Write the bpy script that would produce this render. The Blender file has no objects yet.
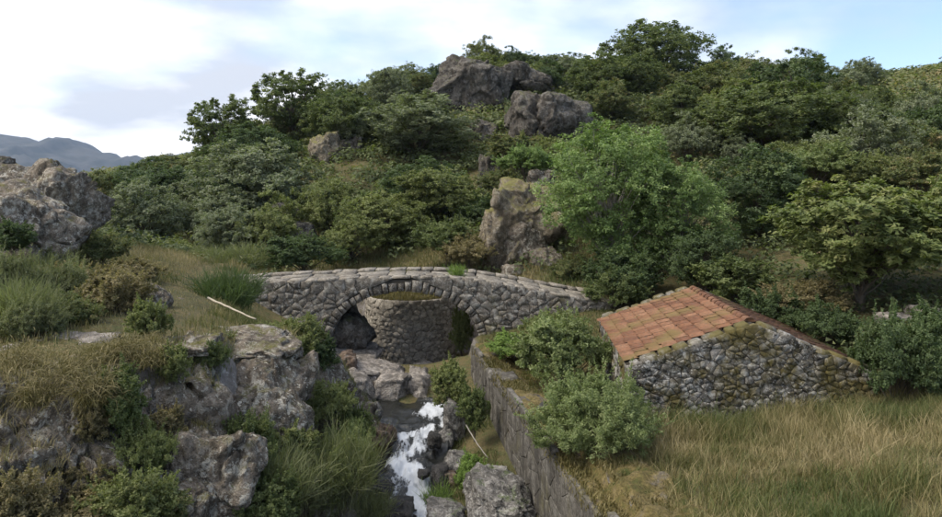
import bpy, bmesh, math
import numpy as np
from mathutils import Vector

# ------------------------------------------------------------------ camera, sky, sun, exposure
scene = bpy.context.scene
COL = scene.collection
R = math.radians
FPX, CX, HY = 673.0, 471.0, 190.0          # focal length and horizon row of the photograph (942 px wide)

cam_d = bpy.data.cameras.new('camera')
cam = bpy.data.objects.new('camera', cam_d); COL.objects.link(cam)
cam.location = (0, 0, 0); cam.rotation_euler = (R(90), 0, 0)
cam_d.sensor_width = 36; cam_d.lens = 36 * FPX / 942
cam_d.shift_y = -(258.5 - HY) / 942
cam_d.clip_start = 0.1; cam_d.clip_end = 20000
scene.camera = cam

SUN_EL, SUN_AZ = 52, -105                    # azimuth measured from +Y towards +X
world = bpy.data.worlds.new('World'); scene.world = world; world.use_nodes = True
wn, wl = world.node_tree.nodes, world.node_tree.links
for n in list(wn): wn.remove(n)
w_out = wn.new('ShaderNodeOutputWorld')
sky = wn.new('ShaderNodeTexSky'); sky.sky_type = 'NISHITA'; sky.sun_disc = False
sky.sun_elevation = R(SUN_EL); sky.sun_rotation = R(SUN_AZ)
sky.air_density = 1.0; sky.dust_density = 3.5; sky.altitude = 900
bg_sky = wn.new('ShaderNodeBackground'); bg_sky.inputs[1].default_value = 0.085
wl.new(sky.outputs[0], bg_sky.inputs[0])
w_tc = wn.new('ShaderNodeTexCoord')
w_sep = wn.new('ShaderNodeSeparateXYZ'); wl.new(w_tc.outputs['Generated'], w_sep.inputs[0])
w_z = wn.new('ShaderNodeMath'); w_z.operation = 'MAXIMUM'; wl.new(w_sep.outputs[2], w_z.inputs[0]); w_z.inputs[1].default_value = 0.0
w_za = wn.new('ShaderNodeMath'); w_za.operation = 'ADD'; wl.new(w_z.outputs[0], w_za.inputs[0]); w_za.inputs[1].default_value = 0.22
w_comb = wn.new('ShaderNodeCombineXYZ')
for i in (0, 1):
    dv = wn.new('ShaderNodeMath'); dv.operation = 'DIVIDE'
    wl.new(w_sep.outputs[i], dv.inputs[0]); wl.new(w_za.outputs[0], dv.inputs[1]); wl.new(dv.outputs[0], w_comb.inputs[i])
w_map = wn.new('ShaderNodeMapping'); wl.new(w_comb.outputs[0], w_map.inputs[0])
w_map.inputs['Location'].default_value = (4.753, -0.513, 0.0)
w_n1 = wn.new('ShaderNodeTexNoise'); wl.new(w_map.outputs[0], w_n1.inputs[0])
w_n1.inputs['Scale'].default_value = 0.62; w_n1.inputs['Detail'].default_value = 9; w_n1.inputs['Roughness'].default_value = 0.52
w_n1.inputs['Distortion'].default_value = 0.1
w_bx = wn.new('ShaderNodeMath'); w_bx.operation = 'MULTIPLY_ADD'; wl.new(w_sep.outputs[0], w_bx.inputs[0]); w_bx.inputs[1].default_value = -0.16; wl.new(w_n1.outputs[0], w_bx.inputs[2])
w_r1 = wn.new('ShaderNodeValToRGB'); wl.new(w_bx.outputs[0], w_r1.inputs[0])
w_r1.color_ramp.elements[0].position = 0.42; w_r1.color_ramp.elements[1].position = 0.60
w_n2 = wn.new('ShaderNodeTexNoise'); wl.new(w_map.outputs[0], w_n2.inputs[0])
w_n2.inputs['Scale'].default_value = 1.15; w_n2.inputs['Detail'].default_value = 8; w_n2.inputs['Roughness'].default_value = 0.5
w_r2 = wn.new('ShaderNodeValToRGB'); wl.new(w_n2.outputs[0], w_r2.inputs[0])
w_r2.color_ramp.elements[0].position = 0.40; w_r2.color_ramp.elements[0].color = (0.25, 0.265, 0.30, 1)
w_r2.color_ramp.elements[1].position = 0.62; w_r2.color_ramp.elements[1].color = (0.56, 0.55, 0.56, 1)
bg_cl = wn.new('ShaderNodeBackground'); wl.new(w_r2.outputs[0], bg_cl.inputs[0]); bg_cl.inputs[1].default_value = 1.0
w_mix = wn.new('ShaderNodeMixShader')
wl.new(w_r1.outputs[0], w_mix.inputs[0]); wl.new(bg_sky.outputs[0], w_mix.inputs[1]); wl.new(bg_cl.outputs[0], w_mix.inputs[2])
wl.new(w_mix.outputs[0], w_out.inputs[0])

sun_d = bpy.data.lights.new('sun', 'SUN'); sun_d.energy = 1.4; sun_d.angle = R(30); sun_d.color = (1, 0.92, 0.80)
sun = bpy.data.objects.new('sun', sun_d); COL.objects.link(sun)
sdir = Vector((math.sin(R(SUN_AZ)) * math.cos(R(SUN_EL)), math.cos(R(SUN_AZ)) * math.cos(R(SUN_EL)), math.sin(R(SUN_EL))))
sun.rotation_euler = sdir.to_track_quat('Z', 'Y').to_euler()

vs = scene.view_settings
vs.view_transform = 'Standard'; vs.look = 'None'; vs.exposure = 1.65; vs.gamma = 1.0; vs.use_curve_mapping = False
cy = scene.cycles
cy.use_denoising = True
try: cy.denoiser = 'OPENIMAGEDENOISE'
except Exception: pass
cy.max_bounces = 7; cy.diffuse_bounces = 5; cy.glossy_bounces = 2; cy.transmission_bounces = 3; cy.volume_bounces = 1
cy.use_adaptive_sampling = True; cy.adaptive_threshold = 0.015
cy.caustics_reflective = False; cy.caustics_refractive = False

# ------------------------------------------------------------------ noise and mesh helpers
def W(px, py, d):
    return np.array([(px - CX) / FPX * d, d, (HY - py) / FPX * d])

def _hash(ix, iy, iz, seed):
    h = (ix.astype(np.int64) * 374761393 + iy.astype(np.int64) * 668265263 + iz.astype(np.int64) * 2147483647 + seed * 974634777) & 0xFFFFFFFF
    h = ((h ^ (h >> 13)) * 1274126177) & 0xFFFFFFFF
    h = ((h ^ (h >> 16)) * 2246822519) & 0xFFFFFFFF
    return ((h ^ (h >> 15)) & 0xFFFFFF) / float(0xFFFFFF)

def vnoise(p, seed=0):
    p = np.asarray(p, float); i = np.floor(p); f = p - i; f = f * f * f * (f * (f * 6 - 15) + 10)
    ix, iy, iz = i[..., 0], i[..., 1], i[..., 2]; fx, fy, fz = f[..., 0], f[..., 1], f[..., 2]
    r = 0
    for a in (0, 1):
        for b in (0, 1):
            for c in (0, 1):
                r = r + _hash(ix + a, iy + b, iz + c, seed) * (fx if a else 1 - fx) * (fy if b else 1 - fy) * (fz if c else 1 - fz)
    return r * 2 - 1

def fbm(p, octv=4, seed=0, gain=0.5):
    r, a = 0, 1.0
    p = np.asarray(p, float)
    for o in range(octv):
        r = r + a * vnoise(p * (2.03 ** o) + o * 17.3, seed + o); a *= gain
    return r

def sstep(a, b, x):
    t = np.clip((x - a) / (b - a), 0, 1); return t * t * (3 - 2 * t)

def norm(v):
    return v / np.maximum(np.linalg.norm(v, axis=-1, keepdims=True), 1e-9)

def make_mesh(name, V, faces, mat=None, smooth=False, attrs=None):
    """faces: list of (n,k) int arrays"""
    me = bpy.data.meshes.new(name)
    V = np.asarray(V, np.float32)
    faces = [np.asarray(f, np.int32) for f in faces if len(f)]
    me.vertices.add(len(V)); me.vertices.foreach_set('co', V.ravel())
    loops = np.concatenate([f.ravel() for f in faces])
    sizes = np.concatenate([np.full(len(f), f.shape[1], np.int32) for f in faces])
    starts = np.concatenate([[0], np.cumsum(sizes)[:-1]]).astype(np.int32)
    me.loops.add(len(loops)); me.loops.foreach_set('vertex_index', loops)
    me.polygons.add(len(sizes)); me.polygons.foreach_set('loop_start', starts)
    if smooth: me.polygons.foreach_set('use_smooth', np.ones(len(sizes), bool))
    if attrs:
        for k, a in attrs.items():
            at = me.attributes.new(k, 'FLOAT', 'POINT'); at.data.foreach_set('value', np.asarray(a, np.float32))
    if mat: me.materials.append(mat)
    me.update(calc_edges=True)
    return me

def link(name, me, parent=None, loc=(0, 0, 0), rot=(0, 0, 0)):
    o = bpy.data.objects.new(name, me); COL.objects.link(o)
    o.location = tuple(float(v) for v in loc); o.rotation_euler = tuple(float(v) for v in rot)
    if parent: o.parent = parent
    return o

def tag(o, label=None, cat=None, group=None, kind=None):
    if label: o['label'] = label
    if cat: o['category'] = cat
    if group: o['group'] = group
    if kind: o['kind'] = kind
    return o

# ------------------------------------------------------------------ materials
class NT:
    def __init__(s, name):
        s.m = bpy.data.materials.new(name); s.m.use_nodes = True
        s.t = s.m.node_tree; s.n = s.t.nodes; s.l = s.t.links
        s.b = s.n.get('Principled BSDF'); s.out = s.n.get('Material Output')
        s.b.inputs['Specular IOR Level'].default_value = 0.2; s.b.inputs['Roughness'].default_value = 0.9
    def new(s, t, **kw):
        n = s.n.new(t)
        for k, v in kw.items(): setattr(n, k, v)
        return n
    def link(s, a, b): s.l.new(a, b)
    def coords(s, kind='Object', rand=False):
        tc = s.new('ShaderNodeTexCoord'); o = tc.outputs[kind]
        if rand:
            oi = s.new('ShaderNodeObjectInfo')
            mu = s.new('ShaderNodeMath', operation='MULTIPLY'); s.link(oi.outputs['Random'], mu.inputs[0]); mu.inputs[1].default_value = 57.0
            ad = s.new('ShaderNodeVectorMath', operation='ADD'); s.link(o, ad.inputs[0]); s.link(mu.outputs[0], ad.inputs[1]); o = ad.outputs[0]
        return o
    def noise(s, co, scale, detail=4, rough=0.55, dist=0.0):
        n = s.new('ShaderNodeTexNoise'); s.link(co, n.inputs['Vector'])
        n.inputs['Scale'].default_value = scale; n.inputs['Detail'].default_value = detail; n.inputs['Roughness'].default_value = rough
        n.inputs['Distortion'].default_value = dist
        return n.outputs[0]
    def ramp(s, fac, stops):
        r = s.new('ShaderNodeValToRGB'); s.link(fac, r.inputs[0]); e = r.color_ramp.elements
        while len(e) < len(stops): e.new(0.5)
        for i, (p, c) in enumerate(stops):
            e[i].position = p; e[i].color = (c, c, c, 1) if np.isscalar(c) else (*c, 1)
        return r.outputs[0]
    def mix(s, fac, a, b, mode='MIX'):
        m = s.new('ShaderNodeMix', data_type='RGBA', blend_type=mode)
        for v, sock in ((fac, m.inputs[0]), (a, m.inputs[6]), (b, m.inputs[7])):
            if isinstance(v, (int, float)): sock.default_value = v
            elif isinstance(v, tuple): sock.default_value = (*v, 1)
            else: s.link(v, sock)
        return m.outputs[2]
    def math(s, op, a, b=0.0):
        m = s.new('ShaderNodeMath', operation=op)
        for v, sock in ((a, m.inputs[0]), (b, m.inputs[1])):
            if isinstance(v, (int, float)): sock.default_value = v
            else: s.link(v, sock)
        return m.outputs[0]
    def upness(s, lo, hi):
        g = s.new('ShaderNodeNewGeometry'); sp = s.new('ShaderNodeSeparateXYZ'); s.link(g.outputs['Normal'], sp.inputs[0])
        return s.ramp(sp.outputs[2], [(lo, 0.0), (hi, 1.0)])
    def bump(s, h, strength, dist):
        b = s.new('ShaderNodeBump'); b.inputs['Strength'].default_value = strength; b.inputs['Distance'].default_value = dist
        s.link(h, b.inputs['Height']); s.link(b.outputs[0], s.b.inputs['Normal'])
    def color(s, c): s.link(c, s.b.inputs['Base Color'])

def rock_mat(name, c0, c1, lichen=0.5, moss=0.5, mosscol=(0.16, 0.135, 0.045), scale=1.0, rand=False, lich_col=(0.50, 0.49, 0.46), wet=False):
    t = NT(name); co = t.coords('Object', rand)
    n1 = t.noise(co, 0.9 * scale, 6, 0.6); n2 = t.noise(co, 7 * scale, 6, 0.65); n3 = t.noise(co, 28 * scale, 3, 0.6)
    base = t.mix(t.ramp(n1, [(0.32, 0.0), (0.66, 1.0)]), c0, c1)
    base = t.mix(0.75, base, t.ramp(n2, [(0.32, (0.25, 0.235, 0.22)), (0.66, (1.35, 1.32, 1.28))]), 'MULTIPLY')
    base = t.mix(0.6, base, t.ramp(n3, [(0.3, (0.55, 0.55, 0.55)), (0.7, (1.3, 1.3, 1.3))]), 'MULTIPLY')
    # dark rain streaks
    mp = t.new('ShaderNodeMapping'); t.link(co, mp.inputs[0]); mp.inputs['Scale'].default_value = (1.8, 1.8, 0.35)
    st = t.noise(mp.outputs[0], 1.6 * scale, 5, 0.65)
    base = t.mix(t.ramp(st, [(0.47, 0.0), (0.62, 0.85)]), base, (c0[0] * 0.33, c0[1] * 0.33, c0[2] * 0.32))
    # lichen crusts
    if lichen > 0:
        v = t.noise(co, 5.5 * scale, 8, 0.75, 0.3)
        lm = t.math('MULTIPLY', t.ramp(v, [(0.51, 0.0), (0.57, 1.0)]), lichen)
        lm = t.math('MULTIPLY', lm, t.ramp(t.noise(co, 0.8 * scale, 3), [(0.38, 0.15), (0.6, 1.0)]))
        base = t.mix(lm, base, lich_col)
        v2 = t.noise(co, 9.5 * scale, 4, 0.7)
        base = t.mix(t.math('MULTIPLY', t.ramp(v2, [(0.60, 0.0), (0.64, 1.0)]), lichen), base, (lich_col[0] * 1.1, lich_col[1] * 1.1, lich_col[2] * 1.08))
    if moss > 0:
        mm = t.math('MULTIPLY', t.upness(0.35, 0.85), t.ramp(t.noise(co, 2.6 * scale, 6, 0.7), [(0.60 - 0.28 * moss, 0.0), (0.72 - 0.2 * moss, 1.0)]))
        base = t.mix(mm, base, t.mix(t.noise(co, 16, 3), mosscol, (mosscol[0] * 0.45, mosscol[1] * 0.6, mosscol[2] * 0.5)))
    t.color(base)
    h = t.math('ADD', t.math('MULTIPLY', n2, 1.0), t.math('MULTIPLY', n3, 0.45))
    t.bump(h, 0.9, 0.09 / scale)
    if wet: t.b.inputs['Roughness'].default_value = 0.25; t.b.inputs['Specular IOR Level'].default_value = 0.5
    return t.m

M = {}
M['granite'] = rock_mat('granite', (0.17, 0.142, 0.112), (0.265, 0.23, 0.188), 0.8, 0.35, lich_col=(0.48, 0.46, 0.40))
M['granite_far'] = rock_mat('granite_far', (0.09, 0.081, 0.07), (0.16, 0.146, 0.128), 0.45, 0.35, (0.13, 0.125, 0.05), 0.5, lich_col=(0.30, 0.29, 0.27))
M['granite_mossy'] = rock_mat('granite_mossy', (0.19, 0.16, 0.115), (0.31, 0.268, 0.205), 0.6, 0.85, (0.24, 0.205, 0.075), 0.8, lich_col=(0.36, 0.34, 0.30))
M['bedrock'] = rock_mat('bedrock', (0.29, 0.262, 0.235), (0.38, 0.352, 0.32), 0.12, 0.0, scale=0.8, lich_col=(0.36, 0.34, 0.31))
M['river_rock'] = rock_mat('river_rock', (0.15, 0.143, 0.135), (0.24, 0.232, 0.222), 0.5, 0.25, (0.10, 0.13, 0.035))
M['wet_rock'] = rock_mat('wet_rock', (0.03, 0.027, 0.024), (0.06, 0.055, 0.05), 0.0, 0.0, wet=True)
M['brown_rock'] = rock_mat('brown_rock', (0.13, 0.09, 0.065), (0.23, 0.17, 0.13), 0.15, 0.0, wet=False)

def stone_mat(name, stops, lichen, lich_col, moss_lo=0.62, mosscol=(0.17, 0.14, 0.04), moss=0.6, scale=1.0, streak=0.0):
    t = NT(name); oi = t.new('ShaderNodeObjectInfo'); g = t.new('ShaderNodeNewGeometry'); co = g.outputs['Position']
    base = t.ramp(oi.outputs['Random'], stops)
    n2 = t.noise(co, 9 * scale, 6, 0.65); n3 = t.noise(co, 30 * scale, 3, 0.6)
    base = t.mix(0.75, base, t.ramp(n2, [(0.32, (0.28, 0.26, 0.24)), (0.66, (1.35, 1.32, 1.28))]), 'MULTIPLY')
    base = t.mix(0.5, base, t.ramp(n3, [(0.3, (0.55, 0.55, 0.55)), (0.7, (1.3, 1.3, 1.3))]), 'MULTIPLY')
    lm = t.math('MULTIPLY', t.ramp(t.noise(co, 4.0 * scale, 8, 0.75, 0.4), [(0.51, 0.0), (0.58, 1.0)]), lichen)
    base = t.mix(lm, base, lich_col)
    base = t.mix(t.math('MULTIPLY', t.ramp(t.noise(co, 15 * scale, 4, 0.7), [(0.57, 0.0), (0.62, 1.0)]), lichen * 0.9), base, (lich_col[0] * 1.15, lich_col[1] * 1.15, lich_col[2] * 1.12))
    mm = t.math('MULTIPLY', t.ramp(t.noise(co, 0.85, 6, 0.62), [(moss_lo - 0.06, 0.0), (moss_lo + 0.06, 1.0)]), moss)
    base = t.mix(mm, base, t.mix(t.noise(co, 14, 3), mosscol, (mosscol[0] * 0.5, mosscol[1] * 0.6, mosscol[2] * 0.6)))
    if streak:
        mp = t.new('ShaderNodeMapping'); t.link(co, mp.inputs[0]); mp.inputs['Scale'].default_value = (2.6, 2.6, 0.22)
        base = t.mix(t.math('MULTIPLY', t.ramp(t.noise(mp.outputs[0], 1.5, 6, 0.65), [(0.45, 0.0), (0.62, 1.0)]), streak), base, (0.05, 0.046, 0.04))
    t.color(base); t.bump(t.math('ADD', n2, t.math('MULTIPLY', n3, 0.5)), 0.7, 0.03)
    return t.m
M['bridge_stone'] = stone_mat('bridge_stone', [(0.0, (0.10, 0.09, 0.077)), (0.45, (0.14, 0.127, 0.11)), (1.0, (0.195, 0.179, 0.157))], 0.65, (0.34, 0.33, 0.30), 0.66)
M['deck_stone'] = stone_mat('deck_stone', [(0.0, (0.15, 0.135, 0.115)), (1.0, (0.24, 0.22, 0.19))], 0.5, (0.36, 0.34, 0.30), 0.64, (0.20, 0.18, 0.09), 0.5)
M['pier_stone'] = stone_mat('pier_stone', [(0.0, (0.24, 0.22, 0.19)), (1.0, (0.38, 0.355, 0.31))], 0.35, (0.36, 0.34, 0.30), 0.70)
M['hut_stone'] = stone_mat('hut_stone', [(0.0, (0.06, 0.055, 0.047)), (0.5, (0.12, 0.112, 0.10)), (1.0, (0.22, 0.212, 0.20))], 0.85, (0.36, 0.355, 0.335), 0.53, (0.125, 0.096, 0.026), 0.85, 1.3)
M['verge_stone'] = stone_mat('verge_stone', [(0.0, (0.09, 0.083, 0.07)), (1.0, (0.20, 0.19, 0.175))], 0.6, (0.34, 0.33, 0.31), 0.48, (0.135, 0.105, 0.03), 0.9, 1.3)
M['wall_stone'] = stone_mat('wall_stone', [(0.0, (0.09, 0.083, 0.073)), (1.0, (0.125, 0.118, 0.107))], 0.35, (0.26, 0.25, 0.225), 0.58, (0.13, 0.11, 0.045), 0.7, 0.8, 0.85)

def plain(name, c, rough=0.95, var=0.5, scale=6):
    t = NT(name); co = t.coords('Object')
    t.color(t.mix(var, c, t.ramp(t.noise(co, scale, 6, 0.6), [(0.3, 0.4), (0.7, 1.4)]), 'MULTIPLY')); t.b.inputs['Roughness'].default_value = rough
    return t.m
M['mortar'] = plain('mortar', (0.06, 0.053, 0.042))
M['mortar_light'] = plain('mortar_light', (0.11, 0.099, 0.08))
M['mortar_wall'] = plain('mortar_wall', (0.075, 0.068, 0.057))
M['bark'] = plain('bark', (0.10, 0.085, 0.065), scale=9)
M['birch_bark'] = plain('birch_bark', (0.30, 0.28, 0.25), scale=7)
M['dead_wood'] = plain('dead_wood', (0.42, 0.37, 0.29), scale=8)
M['grey_wood'] = plain('grey_wood', (0.26, 0.24, 0.21), scale=8)

def tile_mat():
    t = NT('terracotta'); oi = t.new('ShaderNodeObjectInfo'); g = t.new('ShaderNodeNewGeometry'); co = g.outputs['Position']
    base = t.ramp(oi.outputs['Random'], [(0.0, (0.14, 0.068, 0.042)), (0.5, (0.20, 0.098, 0.057)), (1.0, (0.245, 0.135, 0.082))])
    n = t.noise(co, 11, 6, 0.7)
    base = t.mix(0.7, base, t.ramp(n, [(0.3, (0.38, 0.35, 0.32)), (0.7, (1.3, 1.3, 1.3))]), 'MULTIPLY')
    base = t.mix(t.math('MULTIPLY', t.ramp(t.noise(co, 17, 5, 0.7), [(0.52, 0.0), (0.62, 1.0)]), 0.65), base, (0.11, 0.085, 0.065))
    base = t.mix(t.ramp(t.noise(co, 0.9, 6, 0.6), [(0.50, 0.0), (0.62, 0.8)]), base, (0.145, 0.11, 0.045))
    t.color(base); t.bump(n, 0.4, 0.01); t.b.inputs['Roughness'].default_value = 0.85
    return t.m
M['tile'] = tile_mat()
def moss_mat():
    t = NT('moss'); g = t.new('ShaderNodeNewGeometry'); co = g.outputs['Position']
    c = t.ramp(t.noise(co, 2.2, 7, 0.68), [(0.34, (0.06, 0.072, 0.02)), (0.46, (0.125, 0.10, 0.037)), (0.56, (0.165, 0.13, 0.058)), (0.66, (0.15, 0.13, 0.10))])
    n = t.noise(co, 18, 5, 0.7); c = t.mix(0.8, c, t.ramp(n, [(0.3, 0.3), (0.7, 1.5)]), 'MULTIPLY')
    t.color(c); t.bump(n, 1.0, 0.05); return t.m
M['moss'] = moss_mat()

def leaf_mat(name, stops, trans=0.36, big=(0.85, 1.15), gain=1.65):
    t = NT(name); at = t.new('ShaderNodeAttribute'); at.attribute_name = 'tint'
    stops = [(p, tuple(v * gain for v in c)) for p, c in stops]
    c = t.ramp(at.outputs['Fac'], stops)
    g = t.new('ShaderNodeNewGeometry')
    c = t.mix(1.0, c, t.ramp(t.noise(g.outputs['Position'], 0.8, 3), [(0.3, (big[0],) * 3), (0.7, (big[1],) * 3)]), 'MULTIPLY')
    t.color(c); t.b.inputs['Roughness'].default_value = 0.6; t.b.inputs['Specular IOR Level'].default_value = 0.25
    tr = t.new('ShaderNodeBsdfTranslucent'); t.link(t.mix(1.0, c, (1.1, 1.25, 0.6), 'MULTIPLY'), tr.inputs[0])
    ms = t.new('ShaderNodeMixShader'); ms.inputs[0].default_value = trans
    t.link(t.b.outputs[0], ms.inputs[1]); t.link(tr.outputs[0], ms.inputs[2]); t.link(ms.outputs[0], t.out.inputs[0])
    return t.m
def lm3(name, a, b, c, **k): return leaf_mat(name, [(0.0, a), (0.55, b), (1.0, c)], **k)
L = {}
L['oak'] = lm3('oak_leaf', (0.042, 0.055, 0.022), (0.075, 0.095, 0.036), (0.12, 0.135, 0.055))
L['dark'] = lm3('dark_leaf', (0.028, 0.042, 0.019), (0.05, 0.072, 0.030), (0.08, 0.105, 0.045))
L['silver'] = lm3('silver_leaf', (0.072, 0.085, 0.050), (0.115, 0.13, 0.080), (0.17, 0.185, 0.125))
L['olive'] = lm3('olive_leaf', (0.062, 0.075, 0.027), (0.11, 0.125, 0.048), (0.165, 0.175, 0.075))
L['birch'] = lm3('birch_leaf', (0.055, 0.088, 0.030), (0.11, 0.155, 0.055), (0.18, 0.225, 0.095))
L['chestnut'] = lm3('chestnut_leaf', (0.055, 0.076, 0.027), (0.105, 0.126, 0.044), (0.175, 0.175, 0.075))
L['willow'] = lm3('willow_leaf', (0.068, 0.09, 0.034), (0.115, 0.14, 0.058), (0.175, 0.195, 0.095))
L['broom'] = lm3('broom_stem', (0.06, 0.072, 0.034), (0.105, 0.115, 0.056), (0.165, 0.165, 0.095))
L['heath'] = lm3('heath_leaf', (0.075, 0.068, 0.034), (0.135, 0.115, 0.06), (0.22, 0.18, 0.10))
L['scrub'] = leaf_mat('scrub_leaf', [(0.0, (0.038, 0.05, 0.022)), (0.35, (0.07, 0.085, 0.036)), (0.6, (0.105, 0.12, 0.05)), (0.8, (0.135, 0.12, 0.055)), (1.0, (0.18, 0.14, 0.075))])
L['fresh'] = lm3('fresh_leaf', (0.06, 0.10, 0.025), (0.11, 0.16, 0.04), (0.17, 0.22, 0.07))
L['grass'] = leaf_mat('grass_blade', [(0.0, (0.06, 0.085, 0.025)), (0.3, (0.12, 0.135, 0.045)), (0.6, (0.215, 0.185, 0.085)), (1.0, (0.37, 0.305, 0.17))], 0.2, gain=0.95)
L['moss'] = leaf_mat('moss_blade', [(0.0, (0.10, 0.10, 0.034)), (0.5, (0.19, 0.16, 0.065)), (1.0, (0.30, 0.25, 0.13))], 0.15, gain=0.85)

# ------------------------------------------------------------------ terrain
CTRL = [  # photograph column, row, distance in metres
    (0, 345, 12.2), (60, 345, 12.4), (150, 335, 12.8), (230, 335, 14.0), (300, 348, 17.2), (0, 300, 15), (80, 300, 16), (150, 300, 16.5),
    (200, 282, 20), (100, 262, 22), (30, 262, 19), (40, 225, 28), (240, 278, 25), (220, 262, 30), (140, 256, 38), (60, 225, 45), (300, 262, 32), (105, 205, 70),
    (150, 172, 105), (110, 190, 130), (205, 165, 78), (300, 135, 66), (250, 215, 45), (300, 180, 48), (380, 115, 66), (400, 220, 42), (450, 92, 68),
    (470, 210, 42), (520, 72, 76), (540, 165, 48), (530, 190, 37), (515, 268, 29), (455, 300, 29), (600, 88, 73), (650, 86, 73), (620, 275, 28),
    (700, 100, 62), (700, 215, 36), (780, 108, 60), (840, 92, 70), (890, 84, 82), (942, 75, 72), (942, 210, 30), (880, 255, 24), (850, 335, 19),
    (942, 335, 17), (942, 425, 12), (830, 420, 14.5), (690, 432, 14), (800, 520, 9.5), (942, 520, 9), (650, 505, 10.5), (560, 385, 19), (600, 345, 22),
    (500, 365, 20), (595, 300, 24.5), (560, 440, 13.5), (300, 347, 21.5), (272, 332, 22.4), (246, 312, 23), (1100, 330, 17), (1100, 130, 50), (-200, 300, 14), (-200, 200, 30), (-100, 200, 60), (1150, 60, 75),
    (520, 95, 110), (700, 105, 100), (880, 110, 120), (380, 120, 100), (250, 150, 120), (1150, 90, 120), (-100, 195, 120)]
CP = np.array([W(*c) for c in CTRL])
CP = np.vstack([CP, [[12, 0, -4.2], [5, 0, -4.8], [-14, 5, -2.8], [-25, 0, -2], [30, 0, -3], [-14, -15, -3], [14, -15, -4],
                     [0, 170, 6], [100, 160, 10], [-100, 170, -2], [-160, 100, 0], [160, 60, 12], [150, 0, 2], [-150, 0, 2]]])
SC = 40.0
def _U(r2): return 0.5 * r2 * np.log(r2 + 1e-12)
_X = CP[:, :2] / SC; _n = len(_X)
_K = _U(((_X[:, None] - _X[None]) ** 2).sum(-1)) + np.eye(_n) * 0.004
_P = np.hstack([np.ones((_n, 1)), _X]); _A = np.block([[_K, _P], [_P.T, np.zeros((3, 3))]])
_wt = np.linalg.solve(_A, np.concatenate([CP[:, 2], np.zeros(3)]))
def base_h(x, y):
    xx, yy = np.clip(x, -150, 150) / SC, np.clip(y, -20, 165) / SC
    r = _wt[_n] + _wt[_n + 1] * xx + _wt[_n + 2] * yy
    for i in range(_n): r = r + _wt[i] * _U((xx - _X[i, 0]) ** 2 + (yy - _X[i, 1]) ** 2)
    far = sstep(0, 350, np.maximum(np.maximum(np.abs(x) - 150, y - 165), 0))
    return r * (1 - far) - 25 * far

YS = [-20, 0, 5, 9, 12.5, 15, 17, 19.5, 20.3, 21.2, 24, 26, 28, 30, 36]
BED = [-8.8, -8.2, -7.9, -7.6, -7.4, -7.25, -7.05, -6.8, -6.65, -6.2, -6.2, -6.2, -6.0, -5.6, -4.5]
CEN = [-3.5, -3.0, -2.6, -2.2, -1.9, -1.65, -1.52, -1.5, -1.6, -1.9, -2.4, -3.2, -5.4, -7.4, -12]
HWL = [1, 1, 1, 1, 0.9, 0.8, 0.8, 0.9, 1.2, 1.9, 2.2, 1.6, 1.2, 1.2, 1.5]
LW = [8, 8, 8, 6.2, 3.3, 2.9, 2.3, 2.0, 1.8, 1.4, 0.9, 1.4, 2.5, 4, 6]
WYS = [-20, 0, 5, 10, 15, 20, 22, 24, 26]; WBZ = [-7.6, -7.4, -7.2, -6.95, -6.65, -6.25, -6.0, -5.9, -5.9]
def wall_x(y): return 1.93 + 0.175 * (10.9 - np.asarray(y, float))
def ground_h(x, y, rough=True):
    x = np.asarray(x, float); y = np.asarray(y, float)
    z0 = base_h(x, y)
    p = np.stack([x, y, np.zeros_like(x)], -1)
    if rough: z0 = z0 + fbm(p * 0.25, 3, 5) * 0.22 * sstep(22, 35, y) + fbm(p * 0.9, 3, 9) * 0.07
    if rough: z0 = z0 + fbm(p * 0.012, 5, 15) * 18 * sstep(120, 500, np.hypot(x, y))
    bed = np.interp(y, YS, BED); c = np.interp(y, YS, CEN); xL = c - np.interp(y, YS, HWL); lw = np.interp(y, YS, LW)
    tl = np.clip((xL - x) / lw, 0, 1)
    jag = fbm(p * 0.8, 3, 21) * 0.14 if rough else 0
    tl = np.clip(tl + jag * (tl > 0) * (tl < 1), 0, 1)
    zl = bed + (z0 - bed) * (0.25 * tl + 0.75 * sstep(0.02, 0.95, tl))
    wx = wall_x(y); wb = np.interp(y, WYS, WBZ); c1 = c + 0.75
    tr = np.clip((x - c1) / np.maximum(wx - c1, 0.3), 0, 1)
    zr = bed + (wb - bed) * tr ** 1.2
    up = sstep(0.25, 0.5, x - wx) if True else 0
    zr = zr * (1 - up) + z0 * up
    # upstream of the bridge the right bank is a plain slope
    tr2 = sstep(0.0, 1.0, np.clip((x - (c + 1.2)) / 1.6, 0, 1)); zr2 = bed + (z0 - bed) * tr2
    k = sstep(24.0, 26.5, y); zr = zr * (1 - k) + zr2 * k
    z = np.where(x < xL, zl, np.where(x < c1, bed, zr))
    pit = sstep(-4.9, -4.6, x) * sstep(1.0, 0.3, x) * sstep(28.9, 28.6, y) * sstep(24.0, 24.6, y); z = z * (1 - pit) + np.minimum(z, -7.0) * pit
    f = sstep(38, 31, y)
    return z0 * (1 - f) + np.minimum(z, np.maximum(z0, bed)) * f
def gz(x, y): return float(ground_h(np.array([x]), np.array([y]))[0])

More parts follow.
